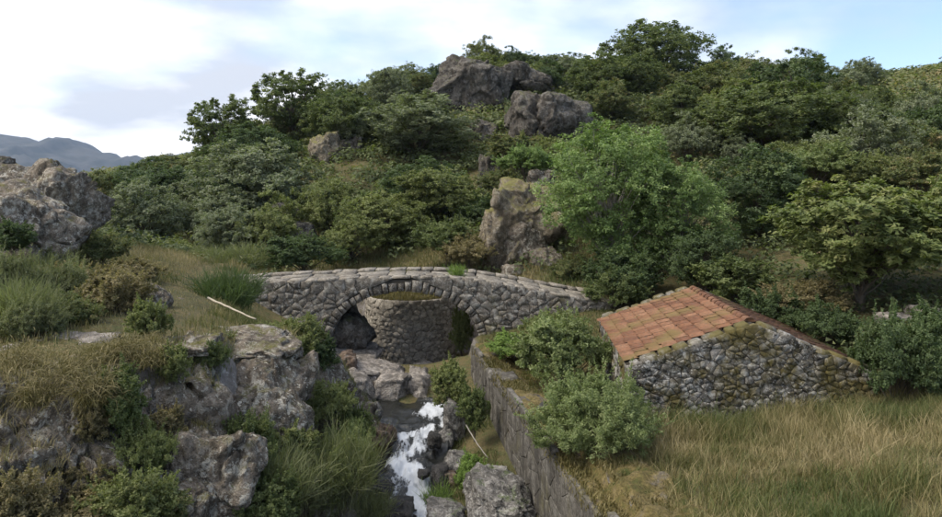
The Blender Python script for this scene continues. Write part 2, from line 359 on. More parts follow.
def axis(segs):
    out = []
    for a, b, st in segs: out += list(np.arange(a, b, st))
    return np.array(out + [segs[-1][1]])
gxs = axis([(-4200, -600, 600), (-600, -160, 40), (-160, -60, 3), (-60, -14, 0.8), (-14, 10, 0.16), (10, 60, 0.8), (60, 160, 3), (160, 600, 40), (600, 4200, 600)])
gys = axis([(-600, -60, 60), (-60, 3, 4), (3, 30, 0.17), (30, 110, 0.8), (110, 200, 5), (200, 800, 50), (800, 4000, 400)])
GX, GY = np.meshgrid(gxs, gys); GZ = ground_h(GX.ravel(), GY.ravel()).reshape(GX.shape)
nx, ny = len(gxs), len(gys)
idx = np.arange(nx * ny).reshape(ny, nx)
gF = np.stack([idx[:-1, :-1], idx[:-1, 1:], idx[1:, 1:], idx[1:, :-1]], -1).reshape(-1, 4)
def ground_mat():
    t = NT('ground'); g = t.new('ShaderNodeNewGeometry'); co = g.outputs['Position']
    n1 = t.noise(co, 0.5, 6, 0.6); n2 = t.noise(co, 5, 6, 0.65); n3 = t.noise(co, 22, 4, 0.65)
    soil = t.mix(t.ramp(n1, [(0.35, 0.0), (0.65, 1.0)]), (0.085, 0.078, 0.036), (0.17, 0.135, 0.065))
    soil = t.mix(t.ramp(n2, [(0.45, 0.0), (0.62, 0.7)]), soil, (0.075, 0.09, 0.035))
    soil = t.mix(0.7, soil, t.ramp(n3, [(0.3, 0.4), (0.7, 1.4)]), 'MULTIPLY')
    rock = t.mix(t.ramp(n2, [(0.3, 0.0), (0.7, 1.0)]), (0.10, 0.09, 0.08), (0.24, 0.22, 0.205))
    rock = t.mix(t.ramp(t.noise(co, 4, 7, 0.72, 0.3), [(0.58, 0.0), (0.66, 0.8)]), rock, (0.44, 0.43, 0.41))
    c = t.mix(t.upness(0.62, 0.80), rock, soil)
    t.color(c); t.bump(t.math('ADD', n2, n3), 0.8, 0.08)
    return t.m
ground = link('ground', make_mesh('ground', np.stack([GX, GY, GZ], -1).reshape(-1, 3), [gF], ground_mat(), True)); tag(ground, kind='structure')

# distant mountain range
def mountain():
    prof = np.array([(-900, 150), (-400, 128), (-200, 140), (-80, 130), (0, 134), (22, 137), (40, 142), (50, 141), (57, 136), (68, 137), (74, 145), (90, 149), (108, 154), (124, 159), (134, 155), (150, 162), (200, 150), (320, 165), (500, 160), (800, 175), (1400, 150), (2200, 165)], float)
    D = 2600.0
    px = np.linspace(-540, 1480, 420); t = np.linspace(-1, 1, 70)
    top = (HY - np.interp(px, prof[:, 0], prof[:, 1])) / FPX * D
    PX, T = np.meshgrid(px, t)
    X = (PX - CX) / FPX * D; Y = D + T * 800
    sh = np.maximum(1 - np.abs(T) ** 1.15, 0)
    Z = -40 + (np.tile(top, (70, 1)) + 40) * sh
    p = np.stack([X, Y, 0 * X], -1) * 0.004
    Z = Z + fbm(p, 6, 3, 0.6) * 34 * (1 - np.exp(-(np.abs(T) * 5) ** 2)) + fbm(p * 7, 4, 8) * 5
    i = np.arange(PX.size).reshape(PX.shape)
    F = np.stack([i[:-1, :-1], i[:-1, 1:], i[1:, 1:], i[1:, :-1]], -1).reshape(-1, 4)
    t2 = NT('mountain'); g = t2.new('ShaderNodeNewGeometry')
    n = t2.noise(g.outputs['Position'], 0.012, 8, 0.65)
    t2.color(t2.mix(t2.ramp(n, [(0.4, 0.0), (0.6, 1.0)]), (0.022, 0.026, 0.022), (0.06, 0.058, 0.052)))
    o = link('mountain', make_mesh('mountain', np.stack([X, Y, Z], -1).reshape(-1, 3), [F], t2.m, True)); tag(o, kind='structure')
mountain()

# ------------------------------------------------------------------ stone walls from irregular cells
def clip_poly(poly, n, c):
    """keep n.p <= c"""
    out = []; m = len(poly)
    d = [p[0] * n[0] + p[1] * n[1] - c for p in poly]
    for i in range(m):
        a, b, da, db = poly[i], poly[(i + 1) % m], d[i], d[(i + 1) % m]
        if da <= 0: out.append(a)
        if (da < 0 < db) or (db < 0 < da):
            t = da / (da - db); out.append((a[0] + (b[0] - a[0]) * t, a[1] + (b[1] - a[1]) * t))
    return out

def cells(sites, clips, reach=1.2, aspect=1.0):
    """Voronoi cells (u scaled by 1/aspect in the metric); clips(u,v) -> list of (normal, c)"""
    S = np.array(sites); S = S[np.random.default_rng(len(S)).uniform(0, 1, len(S)) > 0.09]; Q = S / np.array([aspect, 1.0]); out = []
    for i, (u, v) in enumerate(S):
        poly = [(u - reach, v - reach), (u + reach, v - reach), (u + reach, v + reach), (u - reach, v + reach)]
        d2 = ((Q - Q[i]) ** 2).sum(1); order = np.argsort(d2)[1:22]
        for j in order:
            a = Q[j] - Q[i]; mid = (Q[j] + Q[i]) / 2
            n = (a[0] / aspect, a[1]); c = a @ mid
            poly = clip_poly(poly, n, c)
            if len(poly) < 3: break
        for n, c in clips(u, v):
            if len(poly) < 3: break
            poly = clip_poly(poly, n, c)
        if len(poly) >= 3: out.append(np.array(poly))
    return out

def stone_mesh(poly, gap, back, proud, rng, bulge=0.35, tilt=0.12, cut=0.07):
    """cell -> local mesh (u, depth, v) round its centroid; depth negative = outwards; returns None if tiny"""
    P = poly; area = 0.5 * abs(np.dot(P[:, 0], np.roll(P[:, 1], 1)) - np.dot(P[:, 1], np.roll(P[:, 0], 1)))
    if area < 0.004: return None
    c = P.mean(0); P = P - c
    nxt = np.roll(P, -1, 0); P = np.stack([P * (1 - cut) + nxt * cut, P * cut + nxt * (1 - cut)], 1).reshape(-1, 2)
    keep = np.linalg.norm(P - np.roll(P, 1, 0), axis=1) > 0.012; P = P[keep]
    if len(P) < 4: return None
    r = math.sqrt(area / math.pi); P = P * max(0.55, 1 - gap / r)
    P = P * (1 + rng.uniform(-0.03, 0.02, (len(P), 1))); n = len(P)
    o = proud * rng.uniform(0.4, 1.4); tx, ty = rng.uniform(-tilt, tilt, 2)
    ring0 = np.column_stack([P[:, 0], np.full(n, back), P[:, 1]])
    ring1 = np.column_stack([P[:, 0], -o * 0.78 + P[:, 0] * tx + P[:, 1] * ty, P[:, 1]])
    Q = P * (1 - bulge * rng.uniform(0.6, 1.2, (n, 1)))
    ring2 = np.column_stack([Q[:, 0], -o + Q[:, 0] * tx + Q[:, 1] * ty + rng.uniform(-0.012, 0.012, n), Q[:, 1]])
    cen = np.array([[0, -o * rng.uniform(0.95, 1.08), 0]])
    V = np.vstack([ring0, ring1, ring2, cen]); k = np.arange(n); k2 = (k + 1) % n
    F4 = np.vstack([np.column_stack([k, k2, k2 + n, k + n]), np.column_stack([k + n, k2 + n, k2 + 2 * n, k + 2 * n])])
    F3 = np.column_stack([k + 2 * n, k2 + 2 * n, np.full(n, 3 * n)])
    return c, V, F4, F3

def lay_stones(name, polys, place, parent, mat, rng, gap=0.02, back=0.12, proud=0.05, bulge=0.35, tilt=0.12):
    """place(c, V) -> (location, world-oriented local verts)"""
    k = 0
    for P in polys:
        s = stone_mesh(P, gap, back, proud, rng, bulge, tilt)
        if s is None: continue
        c, V, F4, F3 = s
        loc, V2 = place(c, V)
        link(name, make_mesh(name, V2, [F4, F3], mat, False), parent, loc); k += 1
    return k

def course_sites(u0, u1, v0, v1, wu, hv, rng, ju=0.3, jv=0.25, keep=lambda u, v: True):
    S = []; v = v0 + hv * 0.4; row = 0
    while v < v1:
        h = hv * rng.uniform(0.8, 1.25); u = u0 + rng.uniform(0, wu)
        while u < u1:
            w = wu * rng.uniform(0.55, 1.5)
            p = (u + w / 2 + rng.uniform(-ju, ju) * wu * 0.5, v + rng.uniform(-jv, jv) * hv)
            if keep(*p): S.append(p)
            u += w
        v += h; row += 1
    return S

def box_mesh(name, corners8, mat):
    F = np.array([[3, 2, 1, 0], [4, 5, 6, 7], [1, 5, 4, 0], [2, 6, 5, 1], [3, 7, 6, 2], [0, 4, 7, 3]])
    return make_mesh(name, np.array(corners8), [F], mat)

# ------------------------------------------------------------------ the bridge
BY0, BY1 = 24.0, 26.3
DX = [-10, -8.6, -7.5, -6, -4, -2.5, -1.0, 0.3, 1.5, 3, 4.6, 6, 8]
DZ = [-3.36, -3.32, -3.26, -3.18, -3.09, -3.05, -3.07, -3.17, -3.36, -3.64, -3.90, -4.08, -4.3]
def deck_z(x): return np.interp(x, DX, DZ)
AX, AHW, ASP, ARISE = -2.35, 2.66, -5.45, 1.82    # arch centre, half span, springing level, rise
def arch_pt(a, r=0.0):     # a = 0 right springing, pi left springing
    ex = math.cos(a); ez = math.sin(a)
    nx_, nz_ = ex / AHW, ez / ARISE; q = math.hypot(nx_, nz_)
    return AX + AHW * ex + r * nx_ / q, ASP + ARISE * ez + r * nz_ / q
RING = 0.38
def bridge():
    rng = np.random.default_rng(11)
    b = bpy.data.objects.new('stone_bridge', None); COL.objects.link(b); b.location = (AX, BY0, -6.5)
    tag(b, 'old grey stone arch bridge spanning the rocky stream', 'bridge')
    off = np.array([AX, BY0, -6.5])
    # core: the masonry body behind the facing, arch cut out
    xs = np.linspace(-9.6, 5.2, 90); V = []; F = []
    y0, y1 = BY0 + 0.05, BY1 - 0.05
    angs = [math.pi * k / 40 for k in range(41)]
    def under(x):
        if abs(x - AX) >= AHW + 0.1: return -7.6
        return ASP + (ARISE + 0.1) * math.sqrt(max(0, 1 - ((x - AX) / (AHW + 0.1)) ** 2))
    xs = np.unique(np.concatenate([xs, [AX - AHW - 0.1, AX + AHW + 0.1, AX - AHW - 0.0995, AX + AHW + 0.0995], [AX + (AHW + 0.1) * math.cos(a) for a in angs]]))
    for x in xs:
        zt, zb = deck_z(x) - 0.16, under(x)
        V += [(x, y0, zb), (x, y0, zt), (x, y1, zt), (x, y1, zb)]
    for i in range(len(xs) - 1):
        for a, c in ((0, 1), (1, 2), (2, 3), (3, 0)):
            F.append((4 * i + a, 4 * i + c, 4 * i + 4 + c, 4 * i + 4 + a))
    n = len(xs) - 1
    F += [(0, 3, 2, 1), (4 * n, 4 * n + 1, 4 * n + 2, 4 * n + 3)]
    link('core', make_mesh('core', np.array(V) - off, [np.array(F)], M['mortar']), b)
    # voussoirs: the arch ring, each stone from front towards the back, three deep
    na = 34
    edges = np.linspace(-0.12, math.pi + 0.12, na + 1) + np.concatenate([[0], rng.uniform(-0.032, 0.032, na - 1), [0]])
    for k in range(na):
        for dseg, (ya, yb) in enumerate(((BY0 + rng.uniform(-0.03, 0.04), BY0 + 0.85), (BY0 + 0.88, BY0 + 1.5), (BY0 + 1.53, BY1 + 0.03))):
            a0, a1 = edges[k] + 0.008, edges[k + 1] - 0.008; rr = RING * rng.uniform(0.65, 1.12); rin = rng.uniform(-0.03, 0.03)
            pts = [arch_pt(a0, rin), arch_pt((a0 + a1) / 2, rin), arch_pt(a1, rin), arch_pt(a1, rr), arch_pt(a0, rr)]
            c = np.mean(pts, 0)
            def ring(s, y): return [(c[0] + (p[0] - c[0]) * s, y + rng.uniform(-0.01, 0.01), c[1] + (p[1] - c[1]) * s) for p in pts]
            V = np.array(ring(0.95, ya) + ring(1.0, ya + 0.03) + ring(1.0, yb - 0.03) + ring(0.9, yb)); m = 5; kk = np.arange(m); k2 = (kk + 1) % m
            F4 = np.vstack([np.column_stack([kk + s * m, kk + (s + 1) * m, k2 + (s + 1) * m, k2 + s * m]) for s in range(3)])
            F5 = np.array([[0, 1, 2, 3, 4], [19, 18, 17, 16, 15]])
            loc = np.array([c[0], (ya + yb) / 2, c[1]])
            link('arch_stone', make_mesh('arch_stone', V - loc, [F4, F5], M['bridge_stone']), b, loc - off)
    # facing stones, front and back
    def near_arch(u, v):
        best = None
        for a in np.linspace(-0.4, math.pi + 0.4, 90):
            p = arch_pt(a, RING * 0.80); q = arch_pt(a, RING * 0.80 + 1); d = (u - p[0]) ** 2 + (v - p[1]) ** 2
            if best is None or d < best[0]: best = (d, p, (q[0] - p[0], q[1] - p[1]))
        return best
    def inside(u, v):
        return ((u - AX) / (AHW + RING + 0.02)) ** 2 + (max(v - ASP, 0) / (ARISE + RING + 0.02)) ** 2 < 1 and v > -99 if abs(u - AX) < AHW + RING + 0.02 else False
    def clips(u, v):
        s = (deck_z(u + 0.1) - deck_z(u - 0.1)) / 0.2; zt = deck_z(u) - 0.07
        out = [((-s, 1.0), zt - s * u), ((1, 0), 5.15), ((-1, 0), 9.4)]
        if v > ASP - 0.3:
            d, p, nn = near_arch(u, v); out.append(((-nn[0], -nn[1]), -(nn[0] * p[0] + nn[1] * p[1])))
        elif u < AX: out.append(((1, 0), AX - AHW - 0.05))
        else: out.append(((-1, 0), -(AX + AHW + 0.05)))
        return out
    keep = lambda u, v: (not inside(u, v)) and v < deck_z(u) - 0.16 and v > -3.1 - 2.9 + 0.0 * u
    for side in (0, 1):
        wu, hv = (0.38, 0.20) if side == 0 else (1.1, 0.62)
        S = course_sites(-9.4, 5.1, -6.0, -3.0, wu, hv, rng, 0.6, 0.28, keep)
        polys = cells(S, clips, 1.6 if side else 1.2, 1.15)
        yf = BY0 + 0.03 if side == 0 else BY1 - 0.03
        sg = 1 if side == 0 else -1
        def place(c, V, yf=yf, sg=sg):
            V = V.copy(); V[:, 1] *= sg
            return np.array([c[0], yf, c[1]]) - off, V
        lay_stones('stone', polys, place, b, M['bridge_stone'], rng, 0.004, 0.12, 0.035, 0.04, 0.10)
    # deck: two rows of kerb slabs and rough paving between them
    def slab(x0, x1, ya, yb, th, lift, nm):
        m = 7
        ex = np.array([(x0, ya), ((x0 + x1) / 2, ya), (x1, ya), (x1, (ya + yb) / 2), (x1, yb), ((x0 + x1) / 2, yb), (x0, yb), (x0, (ya + yb) / 2)]); m = 8
        c = ex.mean(0); ex = c + (ex - c) * (1 + rng.uniform(-0.06, 0.03, (m, 1)))
        z = deck_z(ex[:, 0]) - 0.03 + lift; tilt = rng.uniform(-0.03, 0.03)
        A = np.column_stack([ex, z - th]); Bt = np.column_stack([ex, z - 0.035 + rng.uniform(-.015, .015, m)])
        Ct = np.column_stack([c + (ex - c) * 0.95, z + rng.uniform(-0.015, 0.015, m) + (ex[:, 1] - c[1]) * tilt])
        T = np.array([[c[0], c[1], deck_z(c[0]) - 0.02 + lift]])
        V = np.vstack([A, Bt, Ct, T]); k = np.arange(m); k2 = (k + 1) % m
        F4 = np.vstack([np.column_stack([k, k2, k2 + m, k + m]), np.column_stack([k + m, k2 + m, k2 + 2 * m, k + 2 * m])])
        F3 = np.column_stack([k + 2 * m, k2 + 2 * m, np.full(m, 3 * m)])
        loc = np.array([c[0], c[1], deck_z(c[0])])
        link(nm, make_mesh(nm, V - loc, [F4, F3], M['deck_stone']), b, loc - off)
    for ya, yb, lift, wv in ((BY0 + 0.02, BY0 + 0.42, 0.001, 0.45), (BY0 + 0.43, BY0 + 1.05, -0.015, 0.7), (BY0 + 1.06, BY0 + 1.85, -0.015, 0.8), (BY0 + 1.86, BY1 + 0.1, 0.06, 0.5)):
        x = -9.5
        while x < 4.7:
            w = wv * rng.uniform(0.6, 1.6)
            slab(x + 0.012, x + w - 0.012, ya + rng.uniform(-0.05, 0.05), yb, 0.075, lift + rng.uniform(-0.02, 0.02), 'kerb_slab' if lift > 0 else 'paving_slab'); x += w
bridge()

# rounded dry-stone wall seen through the arch
def round_wall():
    rng = np.random.default_rng(5)
    cx, cyy, r, zt, zb = -2.55, 28.7, 1.88, -4.42, -7.3
    o = bpy.data.objects.new('dry_stone_wall', None); COL.objects.link(o); o.location = (cx, cyy, zb)
    tag(o, 'rounded pale dry stone wall with mossy top seen through the bridge arch', 'wall')
    off = np.array([cx, cyy, zb]); th = np.linspace(-math.pi * 1.02, 0.02 * math.pi, 49)
    ring = np.column_stack([np.cos(th) * (r - 0.025), np.sin(th) * (r - 0.025)])
    ring = np.vstack([ring, [[r + 0.8, 2.4], [-r - 0.3, 2.4]]]); m = len(ring)
    V = np.vstack([np.column_stack([ring, np.zeros(m)]), np.column_stack([ring, np.full(m, zt - zb - 0.05)]), [[0, 0.3, zt - zb + 0.16]]])
    k = np.arange(m); k2 = (k + 1) % m
    link('core', make_mesh('core', V, [np.column_stack([k, k2, k2 + m, k + m]), np.column_stack([k + m, k2 + m, np.full(m, 2 * m)])], M['mortar_light']), o)
    u0, u1 = -math.pi * r * 0.97, -math.pi * r * 0.03
    S = course_sites(u0, u1, zb + 0.1, zt, 0.25, 0.165, rng, 0.4, 0.35)
    polys = cells(S, lambda u, v: [((0, 1), zt), ((1, 0), u1), ((-1, 0), -u0)], 0.8, 1.2)
    def place(c, V):
        a = c[0] / r
        q = (V[:, 0] + c[0]) / r; rad = r - V[:, 1]
        Wd = np.column_stack([np.cos(q) * rad, np.sin(q) * rad, V[:, 2] + c[1]])
        loc = np.array([math.cos(a) * r, math.sin(a) * r, c[1]])
        return loc - np.array([0, 0, zb]), Wd - loc
    n = lay_stones('stone', polys, place, o, M['pier_stone'], rng, 0.005, 0.1, 0.03, 0.06, 0.2)
    print('round wall stones', n)
round_wall()

# stream retaining wall on the right bank
def retaining_wall():
    rng = np.random.default_rng(8)
    ya, yb = 6.5, 21.8
    A = np.array([wall_x(ya), ya]); B = np.array([wall_x(yb), yb]); Ln = np.linalg.norm(B - A); d = (B - A) / Ln; nrm = np.array([-d[1], d[0]])  # towards the stream
    if nrm[0] > 0: nrm = -nrm
    o = bpy.data.objects.new('retaining_wall', None); COL.objects.link(o); base = np.array([*A, -8.0]); o.location = base
    tag(o, 'long grey stone retaining wall along the stream with mossy top', 'wall')
    def top(u): return -5.02 + 0.10 * np.sin(u * 0.9) + 0.06 * np.sin(u * 2.7 + 1) + 0.12 * (u < 3.2)
    us = np.linspace(0, Ln, 60); V = []
    for u in us:
        p = A + d * u
        for q, z in ((p - nrm * -0.0, -8), (p, top(u) - 0.05), (p - nrm * 0.62, top(u) - 0.03), (p - nrm * 0.62, -8)): V.append((*q, z))
    F = [(4 * i + a, 4 * i + (a + 1) % 4, 4 * i + 4 + (a + 1) % 4, 4 * i + 4 + a) for i in range(59) for a in range(4)] + [(3, 2, 1, 0), (236, 237, 238, 239)]
    link('core', make_mesh('core', np.array(V) - base, [np.array(F)], M['mortar_wall']), o)
    S = course_sites(0, Ln, -7.6, -5.0, 0.75, 0.36, rng, 0.5, 0.4, lambda u, v: v < top(u) - 0.08)
    polys = cells(S, lambda u, v: [((0, 1), top(u)), ((1, 0), Ln), ((-1, 0), 0)], 1.3, 1.4)
    def place(c, V):
        p = A + d * c[0] + nrm * 0.015
        Wd = np.column_stack([V[:, 0, None] * d - V[:, 1, None] * nrm, V[:, 2]])
        return np.array([*p, c[1]]) - base, Wd
    n = lay_stones('stone', polys, place, o, M['wall_stone'], rng, 0.003, 0.1, 0.012, 0.08, 0.012)
    # rough capping stones
    u = 0.1
    while u < Ln - 0.4:
        w = rng.uniform(0.35, 0.8); c = A + d * (u + w / 2) - nrm * rng.uniform(0.15, 0.4); z = top(u + w / 2)
        P = np.array([(-w / 2, -.25), (w / 2, -.25), (w / 2 * 1.05, .02), (w / 2, .25), (-w / 2, .25), (-w / 2 * 1.06, 0)]) * rng.uniform(0.8, 1.05, (6, 1))
        h = rng.uniform(0.03, 0.12)
        def xy(Q): return Q[:, :1] * d + Q[:, 1:] * nrm
        V = np.vstack([np.column_stack([xy(P), np.full(6, -.1)]), np.column_stack([xy(P), np.full(6, h * .6)]), np.column_stack([xy(P * .75), np.full(6, h) + rng.uniform(-.02, .02, 6)]), [[0, 0, h]]])
        k = np.arange(6); k2 = (k + 1) % 6
        F4 = np.vstack([np.column_stack([k, k2, k2 + 6, k + 6]), np.column_stack([k + 6, k2 + 6, k2 + 12, k + 12])]); F3 = np.column_stack([k + 12, k2 + 12, np.full(6, 18)])
        if rng.random() < 0.22: link('cap_stone', make_mesh('cap_stone', V, [F4, F3], M['wall_stone']), o, np.array([*c, z]) - base)
        u += w
    # mossy turf crown of the wall, a lumpy strip
    vs_ = np.linspace(0.06, 1.35, 14); us = np.linspace(0, Ln, 190); U, Vv = np.meshgrid(us, vs_, indexing='ij')
    X = A[0] + d[0] * U - nrm[0] * Vv; Y = A[1] + d[1] * U - nrm[1] * Vv
    G = np.where(Vv > 0.45, ground_h(X.ravel(), Y.ravel()).reshape(X.shape) + 0.03, -9)
    tz = top(U); k = sstep(0.4, 1.0, Vv); Z = np.maximum(tz * (1 - k) + np.maximum(G, -5.6) * k, G) + 0.015
    Z = Z + (fbm(np.stack([X, Y, 0 * X], -1) * 2.4, 4, 17, 0.6) * 0.09) - 0.12 * sstep(0.16, 0.0, Vv)
    ii = np.arange(U.size).reshape(U.shape); F = np.stack([ii[:-1, :-1], ii[:-1, 1:], ii[1:, 1:], ii[1:, :-1]], -1).reshape(-1, 4)
    link('moss_top', make_mesh('moss_top', np.stack([X, Y, Z], -1).reshape(-1, 3) - base, [F], M['moss'], True), o)
    print('retaining stones', n)
retaining_wall()

# ------------------------------------------------------------------ the stone hut with the tiled roof
HA = np.array([6.33, 15.0]); HR = np.array([0.0757, 0.9971]); HU = np.array([0.9971, -0.0757])   # apex of near gable, ridge direction, across
HLEN, HL, HRW, HZ = 5.85, 2.72, 2.48, -3.0
HSL, HSR = 0.362, 0.40
def hut():
    rng = np.random.default_rng(21)
    zb = -5.9
    base = np.array([*HA, zb]); o = bpy.data.objects.new('stone_hut', None); COL.objects.link(o); o.location = base
    tag(o, 'low rubble stone hut with an orange tiled gable roof', 'building')
    def pt(u, v, z): return np.array([*(HA + HU * u + HR * v), z]) - base
    def topz(u): return HZ - (HSL * -u if u < 0 else HSR * u)
    # wall bodies
    w = 0.45
    def gable(nm, v0, v1):
        P = [(-HL, zb), (HRW, zb), (HRW, topz(HRW) - 0.03), (0, HZ - 0.03), (-HL, topz(-HL) - 0.03)]
        V = [pt(u, v0, z) for u, z in P] + [pt(u, v1, z) for u, z in P]
        F5 = np.array([[0, 1, 2, 3, 4], [9, 8, 7, 6, 5]]); k = np.arange(5); k2 = (k + 1) % 5
        return link(nm, make_mesh(nm, np.array(V), [F5, np.column_stack([k, k + 5, k2 + 5, k2])], M['mortar']), o)
    g_near = gable('gable_wall', 0.022, w); g_far = gable('gable_wall', HLEN - w, HLEN - 0.022)
    def side(u0, u1):
        zt = topz(u0 if abs(u0) > abs(u1) else u1) - 0.06
        c = [pt(u0, w, zb), pt(u1, w, zb), pt(u1, HLEN - w, zb), pt(u0, HLEN - w, zb), pt(u0, w, zt), pt(u1, w, zt), pt(u1, HLEN - w, zt), pt(u0, HLEN - w, zt)]
        return link('side_wall', box_mesh('side_wall', c, M['mortar']), o)
    s_l = side(-HL + 0.025, -HL + w); s_r = side(HRW - w, HRW - 0.025)
    # near gable stones
    keep = lambda u, v: v < topz(u) - 0.05
    def clips(u, v):
        return [((-HSL, 1), HZ + 0.02), ((HSR, 1), HZ + 0.02), ((1, 0), HRW + 0.05), ((-1, 0), HL + 0.05)]
    S = course_sites(-HL, HRW, -5.4, HZ, 0.19, 0.112, rng, 0.9, 0.5, keep)
    def place(v_, flip):
        def f(c, V):
            p = pt(c[0], v_, c[1]) - pt(0, 0, zb) + 0
            Wd = np.column_stack([V[:, 0, None] * HU + V[:, 1, None] * HR * flip, V[:, 2]])
            return pt(c[0], v_, c[1]), Wd
        return f
    n = lay_stones('stone', cells(S, clips, 0.8, 1.35), place(0.0, 1), g_near, M['hut_stone'], rng, 0.004, 0.1, 0.028, 0.04, 0.18)
    S = course_sites(-HL, HRW, -5.2, HZ, 0.5, 0.36, rng, 0.4, 0.35, keep)
    lay_stones('stone', cells(S, clips, 1.2, 1.15), place(HLEN, -1), g_far, M['hut_stone'], rng, 0.02, 0.1, 0.05)
    # left side wall stones
    zt = topz(-HL)
    for u_, flip, wall, wu in ((-HL, 1, s_l, 0.36), (HRW, -1, s_r, 0.6)):
        ztt = topz(u_) - 0.05
        S = course_sites(0.0, HLEN, -5.4, ztt, wu, 0.24, rng, 0.45, 0.4)
        def place2(c, V, u_=u_, flip=flip):
            Wd = np.column_stack([V[:, 0, None] * HR + V[:, 1, None] * HU * flip, V[:, 2]])
            return pt(u_, c[0], c[1]), Wd
        lay_stones('stone', cells(S, lambda u, v: [((0, 1), ztt), ((1, 0), HLEN), ((-1, 0), 0)], 1.0, 1.3), place2, wall, M['hut_stone'], rng, 0.018, 0.1, 0.05)
    # verge stones along the top of both gables
    for wall, v0 in ((g_near, 0.16), (g_far, HLEN - 0.16)):
        for sgn, half, sl in ((-1, HL, HSL), (1, HRW, HSR)):
            q = 0.08
            while q < half - 0.1:
                ww = rng.uniform(0.22, 0.5); ww = min(ww, half - q); uc = sgn * (q + ww / 2); zc = HZ - sl * (q + ww / 2)
                a = math.atan(sl) * -sgn
                P = np.array([(-ww / 2, -.17), (ww / 2, -.17), (ww / 2, .17), (-ww / 2, .17)]) * rng.uniform(0.85, 1.0, (4, 1)); h = rng.uniform(0.05, 0.11)
                def f(Q, z):
                    r = []
                    for x, y in Q:
                        r.append(np.array([*(HU * (x * math.cos(a) - z * math.sin(a)) + HR * y), x * math.sin(a) + z * math.cos(a)]))
                    return r
                V = np.array(f(P, -.06) + f(P, h * .6) + f(P * .72, h)); k = np.arange(4); k2 = (k + 1) % 4
                F = np.vstack([np.column_stack([k, k2, k2 + 4, k + 4]), np.column_stack([k + 4, k2 + 4, k2 + 8, k + 8]), [[8, 9, 10, 11]]])
                link('verge_stone', make_mesh('verge_stone', V, [F], M['verge_stone']), wall, pt(uc, v0 + rng.uniform(-.03, .03), zc)); q += ww + 0.015
    # roof: boarding slab, tiles, ridge caps
    c = []
    v0, v1 = 0.34, HLEN - 0.34
    P = [(-HL - 0.06, topz(-HL) - 0.02), (0, HZ), (HRW + 0.06, topz(HRW) - 0.02), (HRW + 0.06, topz(HRW) - 0.08), (0, HZ - 0.07), (-HL - 0.06, topz(-HL) - 0.08)]
    V = [pt(u, v0, z) for u, z in P] + [pt(u, v1, z) for u, z in P]
    roof = link('roof', make_mesh('roof', np.array(V), [np.array([[5, 4, 1, 0], [4, 3, 2, 1], [6, 7, 10, 11], [7, 8, 9, 10]]), np.column_stack([np.arange(6), (np.arange(6) + 1) % 6, (np.arange(6) + 1) % 6 + 6, np.arange(6) + 6])], M['mortar']), o)
    TW = (v1 - v0) / 14
    def tile(ex):
        xs = np.array([-.5, -.42, -.30, -.1, .12, .32, .44, .5]) * TW * 0.945; hs = np.array([.028, .034, .008, .004, .014, .004, .030, .026])
        n = len(xs); L_ = ex * 1.16
        ya, yb = -ex / 2, -ex / 2 + L_
        T0 = np.column_stack([xs, np.full(n, ya), hs + 0.036]); T1 = np.column_stack([xs, np.full(n, yb), hs - 0.004]); B0 = T0 - [0, 0, 0.014]
        V = np.vstack([B0, T0, T1]); k = np.arange(n - 1)
        F = np.vstack([np.column_stack([k, k + 1, k + 1 + n, k + n]), np.column_stack([k + n, k + 1 + n, k + 1 + 2 * n, k + 2 * n])])
        return make_mesh('tile', V, [F], M['tile'])
    for sgn, half, sl in ((-1, HL, HSL), (1, HRW, HSR)):
        Ls = (half + 0.10) / math.cos(math.atan(sl)); nr = 9; ex = (Ls - 0.04) / nr; tm = tile(ex); ang = math.atan(sl)
        from mathutils import Matrix
        up = Vector((-sgn * HU[0] * math.cos(ang), -sgn * HU[1] * math.cos(ang), math.sin(ang))); al = Vector((HR[0], HR[1], 0)) * (sgn)
        al = al if True else al
        nz = al.cross(up)
        if nz.z < 0: al = -al; nz = al.cross(up)
        Rm = Matrix((al, up, nz)).transposed()
        for r in range(nr):
            for q in range(14):
                s = Ls - (r + 0.5) * ex - 0.0
                u = sgn * s * math.cos(ang); z = HZ - s * math.sin(ang) + 0.012
                slip = rng.uniform(0.02, 0.07) if rng.random() < 0.07 else 0.0; loc = pt(u + sgn * slip, v0 + (q + 0.5) * TW, z - slip * sl + 0.004)
                t = link('tile', tm, roof, loc)
                rr = Rm @ Matrix.Rotation(rng.normal(0, 0.022), 3, 'Z') @ Matrix.Rotation(rng.normal(0, 0.02), 3, 'Y') @ Matrix.Rotation(rng.normal(0, 0.008), 3, 'X')
                t.rotation_euler = rr.to_euler()
    # ridge caps
    n = 10; a = np.linspace(0, math.pi, n); rad = 0.11; cl = (v1 - v0) / 15
    V = np.vstack([np.column_stack([np.cos(a) * rad * s, np.full(n, y), np.sin(a) * rad * 0.75 * s]) for y, s in ((-cl * .5, 1.1), (cl * .5, 0.95))]); k = np.arange(n - 1)
    F = np.vstack([np.column_stack([k, k + 1, k + 1 + n, k + n])]); cm = make_mesh('ridge_tile', V, [F, np.arange(n)[None, :]], M['tile'])
    rz = math.atan2(HR[1], HR[0]) - math.pi / 2
    for q in range(15): link('ridge_tile', cm, roof, pt(0, v0 + (q + .5) * cl, HZ + 0.005 + rng.uniform(-.01, .01)), (0, 0, rz + rng.normal(0, .03)))
    print('gable stones', n)
hut()

# ------------------------------------------------------------------ rocks
_ico = {}
def ico(n):
    if n not in _ico:
        bm = bmesh.new(); bmesh.ops.create_icosphere(bm, subdivisions=n, radius=1.0)
        V = np.array([v.co[:] for v in bm.verts]); F = np.array([[v.index for v in f.verts] for f in bm.faces]); bm.free(); _ico[n] = (norm(V), F)
    return _ico[n]

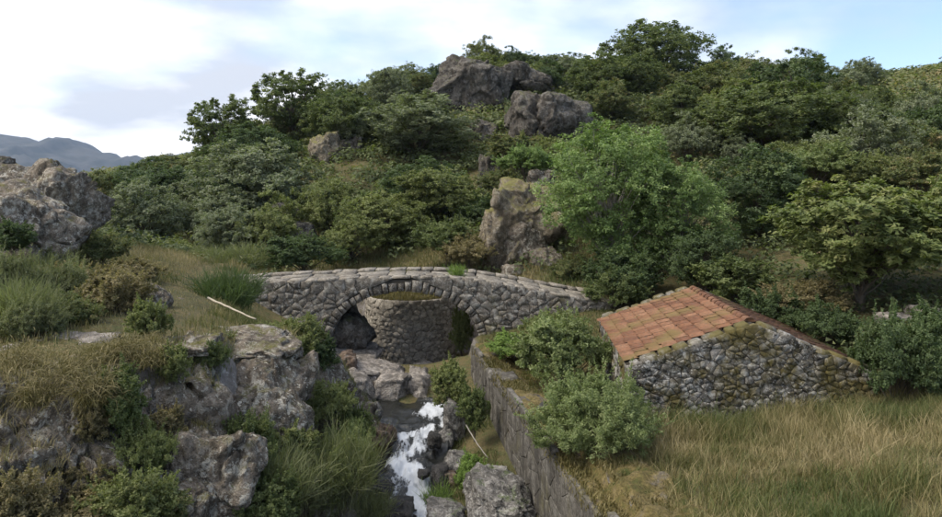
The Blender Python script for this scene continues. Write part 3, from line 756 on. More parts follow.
def rock_mesh(size, seed, mat, level=5, planes=12, crack=0.06, ncell=8, rough=0.08, rot=None, soft=26.0, flat=0.0):
    D, F = ico(level); rng = np.random.default_rng(seed)
    N = norm(rng.normal(size=(planes, 3))); N = np.vstack([N, [[0, 0, 1], [0, 0, -1], [1, 0, 0], [-1, 0, 0], [0, 1, 0], [0, -1, 0]]])
    off = np.concatenate([rng.uniform(0.78, 1.05, planes), rng.uniform(0.80, 0.97, 6)])
    q = np.maximum(D @ N.T, 0.02) / off            # 1/r candidates
    r = 1 / ((q ** soft).sum(1) ** (1 / soft))
    V = D * r[:, None]
    # blocks split by joints
    C = rng.uniform(-0.9, 0.9, (ncell, 3)); asp = np.array([1.15, 1.15, 0.9])
    wob = V + 0.16 * np.stack([fbm(V * 2.2 + s, 3, seed + s) for s in (1, 2, 3)], -1)
    dd = np.sort(np.linalg.norm((wob[:, None] - C[None]) * asp, axis=2), axis=1); ci = np.argmin(np.linalg.norm((wob[:, None] - C[None]) * asp, axis=2), axis=1)
    gapd = (dd[:, 1] - dd[:, 0])
    sc = 1 + (rng.uniform(-0.11, 0.08, ncell))[ci] * sstep(0.0, 0.05, gapd)
    V = V * sc[:, None] * (1 - crack * 1.8 * np.exp(-(gapd / 0.035) ** 2))[:, None]
    for nc, am in ((34, 0.055), (130, 0.030)) if level >= 6 else ((34, 0.05),):
        C2 = norm(rng.normal(size=(nc, 3))) * rng.uniform(0.6, 1.1, (nc, 1)); wob2 = V + 0.05 * np.stack([vnoise(V * 5 + k_, seed + k_) for k_ in (4, 5, 6)], -1)
        dq = np.linalg.norm((wob2[:, None] - C2[None]) * np.array([1.2, 1.2, 0.85]), axis=2); c2 = np.argmin(dq, axis=1); ds = np.sort(dq, axis=1); g2 = ds[:, 1] - ds[:, 0]
        tiltv = norm(rng.normal(size=(nc, 3)))[c2]; rel = V - C2[c2]
        V = V * (1 + (rng.uniform(-am, am, nc)[c2] + (rel * tiltv).sum(1) * 0.22 * (am / 0.05)) * sstep(0, 0.03, g2) - am * 0.5 * np.exp(-(g2 / 0.02) ** 2))[:, None]
    S = np.array(size) / 2.0; P = V * S; m = S.mean()
    nn = norm(V / S)
    f = fbm(P / m * 1.3 + seed * 3.1, 5, seed, 0.55) * rough + (np.abs(vnoise(P / m * 3.0 + 9, seed + 7)) - 0.3) * rough * 0.55
    f = f + fbm(P * 5.0, 3, seed + 3) * min(0.030, 0.03 * m) / m
    P = P + nn * (f * m)[:, None]
    if rot is not None:
        from mathutils import Euler
        P = P @ np.array(Euler(rot).to_matrix()).T
    return make_mesh('rock', P, [F], mat, True)

def rock(px, py, d, wpx, hpx, depth, seed, label, mat='granite', rot=(0, 0, 0), level=5, name='rock', cat='rock', group=None, **k):
    c = W(px, py, d); s = d / FPX
    me = rock_mesh((wpx * s, depth, hpx * s), seed, M[mat], level, rot=[R(a) for a in rot], **k)
    o = link(name, me, None, c); return tag(o, label, cat, group)

RK = [
    # left bank crag
    (258, 408, 14.2, 116, 128, 2.6, 101, 'large lichen spotted granite face at the end of the left crag', 'granite', (-14, 6, 12), 6),
    (216, 482, 11.6, 92, 110, 1.8, 103, 'rounded grey rock at the foot of the lichen spotted crag', 'granite', (-16, 14, 10), 6),
    (178, 346, 13.3, 82, 17, 1.6, 105, 'flat grey slab lying on top of the left crag', 'granite', (4, -4, 10), 5),
    (250, 350, 14.6, 110, 26, 1.7, 106, 'smooth grey ledge capping the lichen spotted granite face', 'granite', (6, 5, 4), 5),
    (58, 432, 10.7, 80, 96, 1.6, 107, 'broken grey rock under hanging dry grass at the left edge', 'granite', (-14, 4, 20), 5),
    (84, 425, 10.6, 26, 66, 0.8, 108, 'pale upright slab beside the hanging dry grass', 'granite', (-8, 10, 0), 5),
    (190, 505, 10.7, 40, 46, 0.9, 110, 'small pale rock at the bottom edge below the crag', 'granite', (0, 20, 0), 5),
    (60, 348, 12.4, 90, 16, 1.3, 112, 'pale bare ledge above the hanging dry grass', 'bedrock', (5, 2, 0), 5),
    # left plateau
    (151, 305, 16.4, 34, 40, 1.0, 120, 'rounded grey boulder in grass on the left plateau', 'granite', (0, 35, 10), 5),
    (106, 328, 14.4, 40, 24, 0.9, 121, 'half buried rock in heather at the left', 'granite', (0, 0, 30), 4),
    (182, 319, 16.0, 22, 14, 0.6, 122, 'small grey stone beside the grassy track', 'granite', (0, 0, 0), 4),
    (178, 302, 18.0, 16, 10, 0.5, 123, 'tiny flat stone in the dry grass track', 'granite', (0, 0, 20), 4),
    (205, 333, 15.3, 30, 14, 0.8, 124, 'low grey stone near the fallen pole', 'granite', (0, 0, 0), 4),
    (18, 232, 18.5, 118, 84, 3.5, 130, 'big sloping grey slab at the left edge', 'granite', (0, 30, 14), 6),
    (52, 212, 27, 92, 100, 3.4, 131, 'craggy grey outcrop behind the sloping slab', 'granite', (0, 4, -10), 6),
    (8, 190, 29, 70, 50, 4.0, 132, 'flat topped rock behind the sloping slab at the left edge', 'granite', (0, 4, 0), 5),
    (4, 164, 29.5, 18, 18, 0.9, 133, 'small dark rock on the flat topped rock at the left edge', 'granite_far', (0, 0, 0), 4),
    # hillside
    (470, 90, 62, 82, 72, 6.0, 140, 'big dark cracked crag on the skyline above the bridge', 'granite_far', (10, 14, 10), 6),
    (546, 126, 52, 100, 84, 6.5, 141, 'big domed boulder with split cracks below the skyline', 'granite_far', (10, 4, -8), 6),
    (526, 80, 64, 60, 28, 4.0, 142, 'low flat rocks on the crest beside the dark crag', 'granite_far', (0, 10, 0), 5),
    (489, 182, 46, 24, 56, 2.6, 143, 'dark upright crag in the wooded gully', 'granite_far', (0, 0, 0), 5),
    (326, 152, 52, 36, 42, 3.0, 144, 'brown rounded rock among the trees on the hillside', 'granite_mossy', (0, 0, 0), 5),
    (350, 150, 54, 26, 30, 2.0, 145, 'small pale rock beside the brown rock on the hillside', 'granite_far', (0, 0, 0), 5),
    (300, 236, 37, 40, 34, 2.0, 146, 'grey blocky rock face in the bushes behind the bridge', 'granite_far', (0, 0, 0), 5),
    (512, 158, 47, 34, 34, 2.6, 147, 'grey rock step below the big domed boulder', 'granite_far', (0, 8, 0), 5),
    (484, 132, 55, 34, 30, 2.6, 148, 'angular rock between the dark crag and the domed boulder', 'granite_far', (0, 12, 0), 5),
    (468, 232, 36, 22, 40, 1.8, 149, 'dark rock face at the bottom of the wooded gully', 'granite_far', (0, 0, 0), 5),
    (285, 215, 40, 26, 26, 1.8, 139, 'small grey rock face left of the blocky face behind the bridge', 'granite_far', (0, 0, 0), 5),
    # outcrop behind the bridge
    (522, 222, 31.5, 78, 86, 4.0, 150, 'tall mossy capped outcrop standing right behind the bridge', 'granite_mossy', (4, -6, 8), 6),
    (524, 246, 30.2, 52, 50, 1.8, 151, 'grey overhanging block low on the mossy outcrop', 'granite', (6, 20, 12), 5),
    (545, 265, 29.6, 34, 38, 1.5, 152, 'smooth pale boulder at the foot of the mossy outcrop', 'granite', (0, -14, 0), 5),
    (541, 181, 34, 34, 20, 1.6, 153, 'grey rock on top of the mossy outcrop', 'granite', (0, 8, 0), 5),
    (512, 272, 28.9, 24, 16, 0.9, 154, 'small grey rock at the deck edge below the outcrop', 'granite', (0, 0, 0), 4),
    (494, 250, 30.8, 30, 50, 1.6, 155, 'mossy ochre rock at the left foot of the outcrop', 'granite_mossy', (0, 12, 0), 5),
    # right side
    (893, 322, 18.5, 34, 22, 1.0, 160, 'pale rock under the chestnut tree', 'bedrock', (0, 0, 0), 4),
    (922, 318, 18.6, 24, 26, 1.0, 161, 'pale upright rock beside the chestnut trunk', 'bedrock', (0, 0, 0), 4),
    (835, 340, 19.6, 26, 16, 0.9, 162, 'grey stone on the bare bank behind the hut', 'granite', (0, 0, 0), 4),
    (908, 74, 78, 22, 8, 2.0, 163, 'pale rock slab on the skyline at the far right', 'granite_far', (0, 0, 0), 4),
    # stream bed
    (390, 389, 21.3, 40, 36, 1.4, 170, 'square fronted pinkish bedrock block above the pool', 'bedrock', (0, 0, 8), 5),
    (419, 389, 21.4, 26, 36, 1.4, 171, 'pinkish bedrock block with rusty stain beside the wall shrub', 'bedrock', (0, -4, -8), 5),
    (358, 387, 20.9, 36, 36, 1.4, 172, 'rounded brown boulder left of the bedrock blocks', 'bedrock', (0, 24, 20), 5),
    (372, 370, 22.4, 74, 15, 2.4, 173, 'broad smooth bedrock shelf below the rounded wall', 'bedrock', (3, 12, 6), 5),
    (352, 353, 25.0, 66, 12, 3.2, 174, 'pale bedrock slab under the left side of the arch', 'bedrock', (4, 4, 0), 5),
    (432, 374, 24.2, 66, 9, 3.0, 191, 'low bedrock slab at the right foot of the rounded wall', 'bedrock', (2, 4, 0), 5),
    (349, 330, 25.4, 46, 54, 2.4, 192, 'dark smooth rock rising under the left haunch of the arch', 'granite_far', (0, -38, 0), 5),
    (347, 362, 22.0, 22, 22, 1.0, 175, 'dark hollowed rock beside the bedrock shelf', 'brown_rock', (0, 0, 0), 4),
    (383, 440, 17.6, 26, 34, 1.0, 176, 'brown boulder at the left edge of the white water', 'brown_rock', (0, 10, 0), 5),
    (368, 414, 18.4, 30, 26, 1.0, 177, 'grey rock behind the brown boulder by the pool', 'river_rock', (0, -20, 0), 5),
    (434, 440, 17.4, 16, 16, 0.5, 178, 'black wet rock splitting the cascade', 'wet_rock', (0, 0, 0), 4),
    (424, 474, 16.0, 14, 8, 0.5, 179, 'flat black wet rock in the lower cascade', 'wet_rock', (0, 0, 0), 4),
    (384, 490, 15.6, 26, 16, 0.6, 180, 'black wet rock at the left of the lower cascade', 'wet_rock', (0, 0, 0), 4),
    (395, 514, 14.5, 44, 30, 0.9, 181, 'round black wet boulder at the bottom edge of the stream', 'wet_rock', (0, 0, 0), 5),
    (440, 482, 16.1, 18, 34, 0.8, 182, 'dark wet rock on the right edge of the cascade', 'wet_rock', (0, 0, 0), 4),
    (455, 424, 18.6, 26, 44, 1.2, 183, 'upright grey rock on the right bank by the pool', 'river_rock', (0, 10, 0), 5),
    (446, 438, 18.0, 18, 20, 0.7, 184, 'small grey rock below the upright bank rock', 'river_rock', (0, 0, 0), 4),
    (457, 462, 16.7, 26, 22, 0.9, 185, 'blunt grey rock beside the cascade on the right bank', 'river_rock', (0, 20, 0), 5),
    (446, 478, 16.3, 22, 22, 0.8, 186, 'reddish brown rock under the blunt grey rock', 'brown_rock', (0, 0, 0), 4),
    (497, 503, 14.3, 72, 46, 2.0, 187, 'big layered grey rock at the foot of the retaining wall', 'river_rock', (8, 10, 20), 6),
    (447, 514, 14.2, 44, 22, 1.2, 188, 'flat grey rock beside the round black boulder', 'river_rock', (0, 0, 0), 5),
    (494, 478, 15.6, 12, 10, 0.4, 189, 'small pale stone at the base of the retaining wall', 'river_rock', (0, 0, 0), 4),
    (474, 468, 16.4, 13, 12, 0.4, 190, 'small pale stone in grass on the right bank', 'river_rock', (0, 0, 0), 4),
]
for r_ in RK:
    px, py, d, w, h, dep, seed, lab, mt, rot, lv = r_
    kw = {'bedrock': dict(ncell=4, rough=0.05, crack=0.05), 'granite_far': dict(ncell=5, rough=0.09), 'granite_mossy': dict(ncell=7, rough=0.10)}.get(mt, {})
    if seed in (170, 171): kw = dict(planes=4, soft=50.0, rough=0.035, ncell=3)
    if seed in (140, 141, 142): kw = dict(planes=16, soft=18.0, ncell=6, crack=0.13, rough=0.06)
    if seed in (130, 105, 106): kw = dict(ncell=4, rough=0.06)
    rock(px, py, d, w, h, dep, seed, lab, mt, rot, lv, **kw)

def fracture(P, rng, cell, amp, asp=(1, 1, 0.7), groove=0.5, warp=0.3):
    """piecewise offsets on 3D cells of about `cell` metres: returns a displacement along the normal"""
    Q = (P + warp * cell * np.stack([fbm(P / cell * 0.9 + k, 2, 50 + k) for k in (1, 2, 3)], -1)) * np.array(asp) / cell
    i0 = np.floor(Q); best = np.full(len(Q), 9.0); sec = np.full(len(Q), 9.0); off = np.zeros(len(Q)); sd = int(rng.integers(9999))
    for a in (-1, 0, 1):
        for b in (-1, 0, 1):
            for c in (-1, 0, 1):
                j = i0 + [a, b, c]; h = [_hash(j[:, 0], j[:, 1], j[:, 2], sd + k) for k in range(7)]
                ctr = j + np.stack(h[:3], -1); r = Q - ctr; dd = np.linalg.norm(r, axis=1)
                o = (h[3] - 0.5) * 2 + (r * (np.stack(h[4:7], -1) - 0.5)).sum(1) * 1.6
                nb = dd < best; sec = np.where(nb, best, np.minimum(sec, dd)); off = np.where(nb, o, off); best = np.where(nb, dd, best)
    g = sec - best
    return amp * (off * sstep(0, 0.08, g) - groove * np.exp(-(g / 0.06) ** 2))

def crag():
    rng = np.random.default_rng(12)
    xs = np.arange(-10.2, -2.3, 0.042); ys = np.arange(8.0, 18.9, 0.045); X, Y = np.meshgrid(xs, ys)
    x, y = X.ravel(), Y.ravel(); z = ground_h(x, y, False); z0 = base_h(x, y); bed = np.interp(y, YS, BED)
    xL = np.interp(y, YS, CEN) - np.interp(y, YS, HWL); t = (xL - x) / np.interp(y, YS, LW)
    P = np.stack([x, y, z], -1)
    q = np.clip((z - bed) / np.maximum(z0 - bed, 0.5), 0, 1)
    lev = 2.6; w = q * lev + 0.55 * fbm(P * 0.55, 3, 91) ; tr = (np.floor(w) + sstep(0.16, 0.84, w - np.floor(w)) - (w - q * lev)) / lev
    mask = sstep(-0.02, 0.12, t) * sstep(1.16, 0.98, t) * sstep(18.8, 17.6, y) * sstep(-10.2, -9.4, x)
    z = z + mask * (np.clip(tr, -0.1, 1.0) - q) * (z0 - bed) * 0.75
    Z = z.reshape(X.shape); gy, gx = np.gradient(Z, ys, xs); N = norm(np.stack([-gx, -gy, np.ones_like(gx)], -1)).reshape(-1, 3)
    P = np.stack([x, y, z], -1)
    d = fracture(P, rng, 1.15, 0.22, (1.2, 1.2, 0.6)) + fracture(P, rng, 0.48, 0.13, (1.2, 1.2, 0.7), 0.7) + fracture(P, rng, 0.20, 0.032, groove=0.3) + fbm(P * 2.2, 4, 71) * 0.05 + fbm(P * 9, 2, 73) * 0.012
    V = P + N * ((d * (1 - 0.55 * sstep(0.7, 0.98, t)) + 0.32 - 0.26 * sstep(0.75, 1.0, t)) * mask - 0.45 * (1 - mask))[:, None]
    i = np.arange(X.size).reshape(X.shape); F = np.stack([i[:-1, :-1], i[:-1, 1:], i[1:, 1:], i[1:, :-1]], -1).reshape(-1, 4)
    mq = mask[F].max(1) > 0.02; F = F[mq]
    used = np.unique(F); remap = np.zeros(X.size, int); remap[used] = np.arange(len(used))
    A3 = V.reshape(X.shape + (3,)); n3 = np.cross(np.gradient(A3, axis=1), np.gradient(A3, axis=0)); n3 = norm(n3).reshape(-1, 3)
    ok = (np.abs(n3[:, 2]) > 0.55) & (mask > 0.25); global CRAG_V; CRAG_V = V[ok]
    c = np.array([-5.5, 13.0, -6.0])
    tag(link('granite_crag', make_mesh('granite_crag', V[used] - c, [remap[F]], M['granite'], True), None, c), 'continuous fractured granite crag along the left bank of the stream', 'crag')
crag()

# ------------------------------------------------------------------ stream
def stream():
    rng = np.random.default_rng(3)
    ys = np.linspace(6, 21.2, 330); us = np.linspace(-1, 1, 46)
    c = np.interp(ys, [6, 9, 12.5, 14.5, 16, 17.2, 18.3, 19.4, 20.6, 22, 27.5], [-2.6, -2.2, -1.9, -1.58, -1.5, -1.52, -1.45, -1.5, -1.7, -2.4, -3.6])
    hw = np.interp(ys, [6, 14, 15.5, 17, 18.2, 19, 20, 20.8, 27.5], [1.6, 1.3, 1.05, 0.9, 0.9, 1.1, 1.3, 1.3, 1.2])
    z = np.interp(ys, [6, 10, 13, 14.6, 15.2, 15.9, 16.4, 17.1, 17.6, 18.3, 18.8, 19.2, 20.6, 21.0, 27.5], [-7.75, -7.5, -7.28, -7.15, -7.02, -6.96, -6.86, -6.78, -6.68, -6.62, -6.55, -6.52, -6.47, -6.42, -6.15])
    Y, U = np.meshgrid(ys, us, indexing='ij'); X = c[:, None] + U * hw[:, None]
    p = np.stack([X, Y * 0.6, 0 * X], -1)
    slope = np.abs(np.gradient(z, ys))[:, None]
    turb = np.clip(slope * 9, 0.1, 1.2)
    Z = z[:, None] + turb * (fbm(p * 2.6, 4, 4, 0.6) * 0.10 + fbm(p * 9, 3, 14) * 0.03)
    wander = 0.22 * np.sin(Y * 2.1) + 0.15 * np.sin(Y * 4.7 + 1) + 0.45 * sstep(18.0, 19.6, Y); foam = fbm(np.stack([X * 3.2, Y * 1.1, 0 * X], -1), 5, 31, 0.65) * 0.55 + 1.2 - np.abs(U - wander) ** 1.8 * np.interp(Y, [14, 15.2, 16.6, 18.5, 20.3], [2.4, 2.6, 3.2, 4.0, 5.5])
    foam = foam * sstep(20.7, 20.3, Y) * sstep(12.5, 14.0, Y)
    foam = np.maximum(foam, 0.5 * (fbm(np.stack([X * 3, Y * 2, 0 * X], -1), 4, 77) * 0.9 + 0.25) * sstep(20.4, 19.4, Y) * sstep(18.8, 19.4, Y))
    i = np.arange(Y.size).reshape(Y.shape); F = np.stack([i[:-1, :-1], i[:-1, 1:], i[1:, 1:], i[1:, :-1]], -1).reshape(-1, 4)
    t = NT('water'); at = t.new('ShaderNodeAttribute'); at.attribute_name = 'foam'; g = t.new('ShaderNodeNewGeometry')
    mp = t.new('ShaderNodeMapping'); t.link(g.outputs['Position'], mp.inputs[0]); mp.inputs['Scale'].default_value = (2.6, 0.7, 1.0)
    n = t.noise(mp.outputs[0], 7, 7, 0.75, 0.5)
    fm = t.ramp(t.math('ADD', at.outputs['Fac'], t.math('MULTIPLY', t.math('SUBTRACT', n, 0.5), 1.9)), [(0.55, 0.0), (0.95, 1.0)])
    t.color(t.mix(fm, (0.018, 0.019, 0.017), (0.52, 0.55, 0.59)))
    t.link(t.ramp(fm, [(0.0, 0.08), (0.6, 0.7)]), t.b.inputs['Roughness']); t.b.inputs['Specular IOR Level'].default_value = 0.5
    t.bump(n, 0.6, 0.05)
    o = link('water', make_mesh('water', np.stack([X, Y, Z], -1).reshape(-1, 3), [F], t.m, True, {'foam': foam.ravel()})); tag(o, kind='structure')
stream()

# ------------------------------------------------------------------ vegetation builders
def leaf_quads(C, N, size, rng, aspect=0.5):
    """C centres, N normals -> quad leaves"""
    n = len(C); a = norm(np.cross(N, norm(rng.normal(size=(n, 3))))); b = np.cross(N, a)
    s = (size * rng.uniform(0.7, 1.35, n))[:, None]
    v0 = C + a * s * 0.6; w = s * aspect * 0.62
    v1 = C - a * s * 0.4 + b * w; v2 = C - a * s * 0.4 - b * w
    V = np.stack([v0, v1, v2], 1).reshape(-1, 3)
    return V, np.arange(3 * n).reshape(n, 3)

def tube(P, rad, k=6):
    P = np.asarray(P, float); n = len(P); T = norm(np.gradient(P, axis=0)); ref = np.array([0.31, 0.95, 0.07])
    A = norm(np.cross(T, ref)); B = np.cross(T, A); a = np.linspace(0, 2 * math.pi, k, endpoint=False)
    V = P[:, None] + np.asarray(rad)[:, None, None] * (np.cos(a)[None, :, None] * A[:, None] + np.sin(a)[None, :, None] * B[:, None])
    i = np.arange(n * k).reshape(n, k); j = np.roll(i, -1, 1)
    return V.reshape(-1, 3), np.stack([i[:-1], j[:-1], j[1:], i[1:]], -1).reshape(-1, 4)

def merge(parts):
    V, F, o = [], [], 0
    for v, f in parts: V.append(v); F.append(f + o); o += len(v)
    return np.vstack(V), np.vstack(F)

def crown_points(rng, h, w, base, nclump, shape):
    """clump centres in tree space (foot at origin)"""
    c = np.array([0, 0, h * (base + (1 - base) * 0.5)]); S = np.array([w / 2, w / 2, h * (1 - base) / 2])
    pts = []; tries = 0; sd = int(rng.integers(1000)); mind = 1.45 / nclump ** (1 / 3) * 0.8
    while len(pts) < nclump and tries < nclump * 60:
        tries += 1; q = norm(rng.normal(size=3)); 
        if shape == 'dome' and q[2] < -0.35: continue
        rr = rng.uniform(0.25, 1.0) ** 0.45 * 0.80
        rr *= 1 + (0.5 if shape == 'dome' else 0.32) * float(vnoise(q * 1.9 + 3, sd))
        v = q * rr
        if shape == 'cone': v[:2] *= (1.15 - 0.6 * (v[2] + 1) / 2)
        if shape == 'spread': v[:2] *= 1 + 0.25 * v[2]
        if pts and min(np.linalg.norm(v - p) for p in pts) < mind * (1 - tries / (nclump * 60)): continue
        pts.append(v)
    return c, S, np.array(pts)

def build_tree(seed, h, w, base, mat, bark='bark', nclump=34, nleaf=14000, leaf=0.11, shape='round', clump=0.34, twig=16, asp=0.5, trunk_r=None, droop=0.0, lean=(0, 0), up=0.3, stems=1, sprig=0):
    rng = np.random.default_rng(seed)
    c, S, Q = crown_points(rng, h, w, base, nclump, shape)
    C = c + Q * S + np.array([lean[0], lean[1], 0])
    r0 = trunk_r or 0.022 * h + 0.03
    parts = []
    for s in range(stems):
        a0 = rng.uniform(0, 6.28); sp = (0.12 * w if stems > 1 else 0.0)
        foot = np.array([math.cos(a0) * sp * 0.25, math.sin(a0) * sp * 0.25, -0.4])
        topp = c + np.array([lean[0] + math.cos(a0) * sp, lean[1] + math.sin(a0) * sp, S[2] * 0.45])
        t = np.linspace(0, 1, 9)[:, None]; P = foot + (topp - foot) * t + np.concatenate([np.zeros((1, 3)), rng.normal(0, 0.02 * h, (8, 3)) * [1, 1, 0.2]]) * 0.8
        parts.append(tube(P, r0 * (1 - 0.78 * t[:, 0]) * (1.0 if stems == 1 else 0.6) * np.concatenate([[1.35], np.ones(8)]), 8))
        for i in range(s, len(C), stems):
            e = C[i]; k = np.clip((e[2] / h - 0.12) * rng.uniform(0.55, 0.85), 0.12, 0.9) * 8; i0 = int(k); st = P[i0] + (P[min(i0 + 1, 8)] - P[i0]) * (k - i0)
            tt = np.linspace(0, 1, 6)[:, None]; mid = (st + e) / 2 + np.array([0, 0, 0.10 * np.linalg.norm(e - st)]) + rng.normal(0, 0.03 * w, 3)
            Pb = (1 - tt) ** 2 * st + 2 * tt * (1 - tt) * mid + tt ** 2 * e
            rb = r0 * 0.34 * (1 - 0.1 * i0)
            parts.append(tube(Pb, np.maximum(rb * (1 - 0.85 * tt[:, 0]), 0.008), 5))
    tV, tF = merge(parts)
    # leaves on twigs in clumps
    m = S[:2].mean(); wgt = rng.uniform(0.6, 1.4, len(C)); cnt = np.maximum((wgt / wgt.sum() * nleaf).astype(int), 8)
    Ls, Ns, Ts = [], [], []
    for i, e in enumerate(C):
        rc = clump * m * rng.uniform(0.75, 1.25); flat = np.array([1.0, 1.0, rng.uniform(0.7, 1.0)])
        g = norm(rng.normal(size=(twig, 3))) * (rng.uniform(0, 1, (twig, 1)) ** 0.5) * rc * flat + e
        g[:, 2] -= droop * np.linalg.norm(g[:, :2] - e[:2], axis=1)
        wt_ = rng.integers(0, twig, cnt[i]); rt = rc * 0.30
        p = g[wt_] + norm(rng.normal(size=(cnt[i], 3))) * (rng.uniform(0, 1, (cnt[i], 1)) ** 0.6) * rt * np.array([1, 1, 0.85])
        outw = norm((p - (c + [lean[0], lean[1], -S[2] * 0.3])) / S)
        nrm = norm(outw * 0.55 + np.array([0, 0, up]) + norm(rng.normal(size=(cnt[i], 3))) * 0.75)
        Ls.append(p); Ns.append(nrm); Ts.append(np.clip(0.5 + rng.normal(0, 0.10) + rng.normal(0, 0.12, twig)[wt_] + rng.normal(0, 0.13, cnt[i]), 0, 1))
    for k in range(sprig):
        e = C[rng.integers(len(C))]; dv = norm(norm((e - c) / S) * 0.6 + np.array([0, 0, 0.9]) + rng.normal(0, 0.35, 3)); ln = m * rng.uniform(0.25, 0.6); nl_ = 46
        q = rng.uniform(0.1, 1, nl_)[:, None]; p = e + dv * ln * q + norm(rng.normal(size=(nl_, 3))) * leaf * 1.1 * (1.15 - q)
        Ls.append(p); Ns.append(norm(rng.normal(size=(nl_, 3)) + [0, 0, 0.4])); Ts.append(np.clip(0.6 + rng.normal(0, 0.13, nl_), 0, 1))
    P = np.vstack(Ls); N = np.vstack(Ns); T = np.concatenate(Ts)
    lV, lF = leaf_quads(P, N, leaf, rng, asp)
    return make_mesh('trunk', tV, [tF], M[bark], True), make_mesh('crown', lV, [lF], L[mat], False, {'tint': np.repeat(T, 3)})

ARCH = {}
def arch(kind):
    if kind not in ARCH:
        h, w, k = {
            'oak_a': (9, 9, dict(seed=1, base=0.04, nclump=64, nleaf=36000, leaf=0.21, clump=0.27)),
            'oak_b': (9, 8, dict(seed=2, base=0.04, nclump=56, nleaf=32000, leaf=0.21, clump=0.29)),
            'open': (9, 7, dict(seed=3, base=0.12, nclump=44, nleaf=22000, leaf=0.20, clump=0.25)),
            'thin': (7, 7, dict(seed=4, base=0.45, nclump=30, nleaf=7000, leaf=0.19, clump=0.2, shape='spread')),
            'round_a': (6, 6.5, dict(seed=5, base=0.0, nclump=46, nleaf=30000, leaf=0.155, clump=0.30)),
            'round_b': (6, 6, dict(seed=6, base=0.0, nclump=38, nleaf=26000, leaf=0.155, clump=0.33, shape='dome')),
            'birch': (8, 5.2, dict(seed=26, base=0.05, bark='birch_bark', nleaf=60000, leaf=0.105, nclump=84, clump=0.27, twig=24, stems=3, droop=0.25, trunk_r=0.15)),
            'chestnut': (6, 6.5, dict(seed=30, base=0.22, nleaf=34000, leaf=0.22, nclump=66, clump=0.23, twig=14, asp=0.34, shape='spread', up=0.5, trunk_r=0.2)),
            'bush_a': (1.6, 2.0, dict(seed=41, base=0.0, nleaf=24000, leaf=0.058, nclump=40, clump=0.30, shape='dome', stems=3, trunk_r=0.03, sprig=90)),
            'bush_b': (1.6, 2.0, dict(seed=42, base=0.0, nleaf=20000, leaf=0.062, nclump=28, clump=0.36, shape='dome', stems=3, trunk_r=0.03, sprig=90)),
            'bush_c': (1.8, 1.8, dict(seed=47, base=0.0, nleaf=16000, leaf=0.07, nclump=26, clump=0.36, stems=3, trunk_r=0.03, sprig=90)),
            'willow': (1.9, 2.7, dict(seed=44, base=0.0, nleaf=48000, leaf=0.062, asp=0.3, nclump=74, clump=0.24, shape='dome', up=0.3, droop=-0.5, stems=4, trunk_r=0.03, sprig=260)),
        }[kind]
        k = dict(k); seed = k.pop('seed'); base = k.pop('base')
        ARCH[kind] = (h, w, build_tree(seed, h, w, base, 'oak', **k))
    return ARCH[kind]

_rt = np.random.default_rng(99)
def place_tree(kind, mat, x, y, z, h, w, label, cat, name, group=None, rz=None):
    ha, wa, (tm, cm) = arch(kind)
    o = bpy.data.objects.new(name, None); COL.objects.link(o); o.location = (x, y, z); o.rotation_euler = (0, 0, _rt.uniform(0, 6.28) if rz is None else rz)
    o.scale = (w / wa, w / wa, h / ha); tag(o, label, cat, group)
    link('trunk' if cat == 'tree' else 'stems', tm, o); c = link('crown' if cat == 'tree' else 'foliage', cm, o)
    c.material_slots[0].link = 'OBJECT'; c.material_slots[0].material = L[mat]
    return o

def T(px, top, d, wpx, label, mat, kind, name='tree', cat='tree', rz=None, group=None):
    """a tree whose foot stands on the terrain at distance d and whose top reaches photograph row `top`"""
    x = (px - CX) / FPX * d; z = gz(x, d); h = max((HY - top) / FPX * d - z, 0.8)
    return place_tree(kind, mat, x, d, z - 0.1, h * 1.03, wpx / FPX * d * 1.08, label, cat, name, group, rz)

# --- trees on the hillside
T(222, 93, 58, 72, 'tall oak with open crown on the skyline over the left trees', 'oak', 'open', 'oak_tree')
T(292, 66, 58, 84, 'tallest oak of the left hillside against the sky', 'oak', 'open', 'oak_tree')
T(342, 92, 62, 52, 'dark oak tucked behind the tallest left oak', 'dark', 'oak_b', 'oak_tree')
T(255, 122, 52, 90, 'dark oak below the two skyline oaks at left', 'dark', 'oak_a', 'oak_tree')
T(166, 163, 46, 80, 'dark rounded tree at the left foot of the hillside', 'dark', 'round_a', 'round_tree')
T(126, 196, 50, 46, 'small dark tree at the left end of the wooded slope', 'oak', 'round_b', 'round_tree')
T(255, 138, 43, 118, 'grey green willow like tree in the middle of the left slope', 'silver', 'oak_a', 'grey_tree')
T(222, 190, 40, 66, 'lower grey green tree leaning over the valley scrub', 'silver', 'round_a', 'grey_tree')
T(272, 195, 36, 60, 'yellow green bushy tree left of the grey blocky rock face', 'olive', 'round_b', 'small_tree')
T(326, 176, 39, 62, 'yellow green bushy tree above the grey blocky rock face', 'olive', 'round_a', 'small_tree')
T(384, 192, 35, 92, 'broad olive green tree behind the middle of the bridge', 'olive', 'round_a', 'broad_tree')
T(436, 166, 37, 92, 'rounded olive green tree beside the dark gully crag', 'olive', 'round_a', 'broad_tree', rz=1.0)
T(352, 218, 33, 54, 'low pale green tree nearest the left bridge parapet', 'olive', 'round_b', 'broad_tree')
T(418, 94, 52, 112, 'large grey green oak below the dark skyline crag', 'silver', 'oak_b', 'oak_tree')
T(365, 118, 56, 66, 'grey green oak on the slope right of the brown rock', 'scrub', 'oak_a', 'oak_tree')
T(384, 78, 72, 28, 'small dark tree poking above the crest', 'dark', 'open', 'small_tree')
T(497, 54, 78, 24, 'small bluish tree on the highest crest', 'dark', 'round_b', 'small_tree')
T(530, 52, 80, 38, 'low bushy tree on the crest next to the bluish tree', 'oak', 'round_a', 'small_tree')
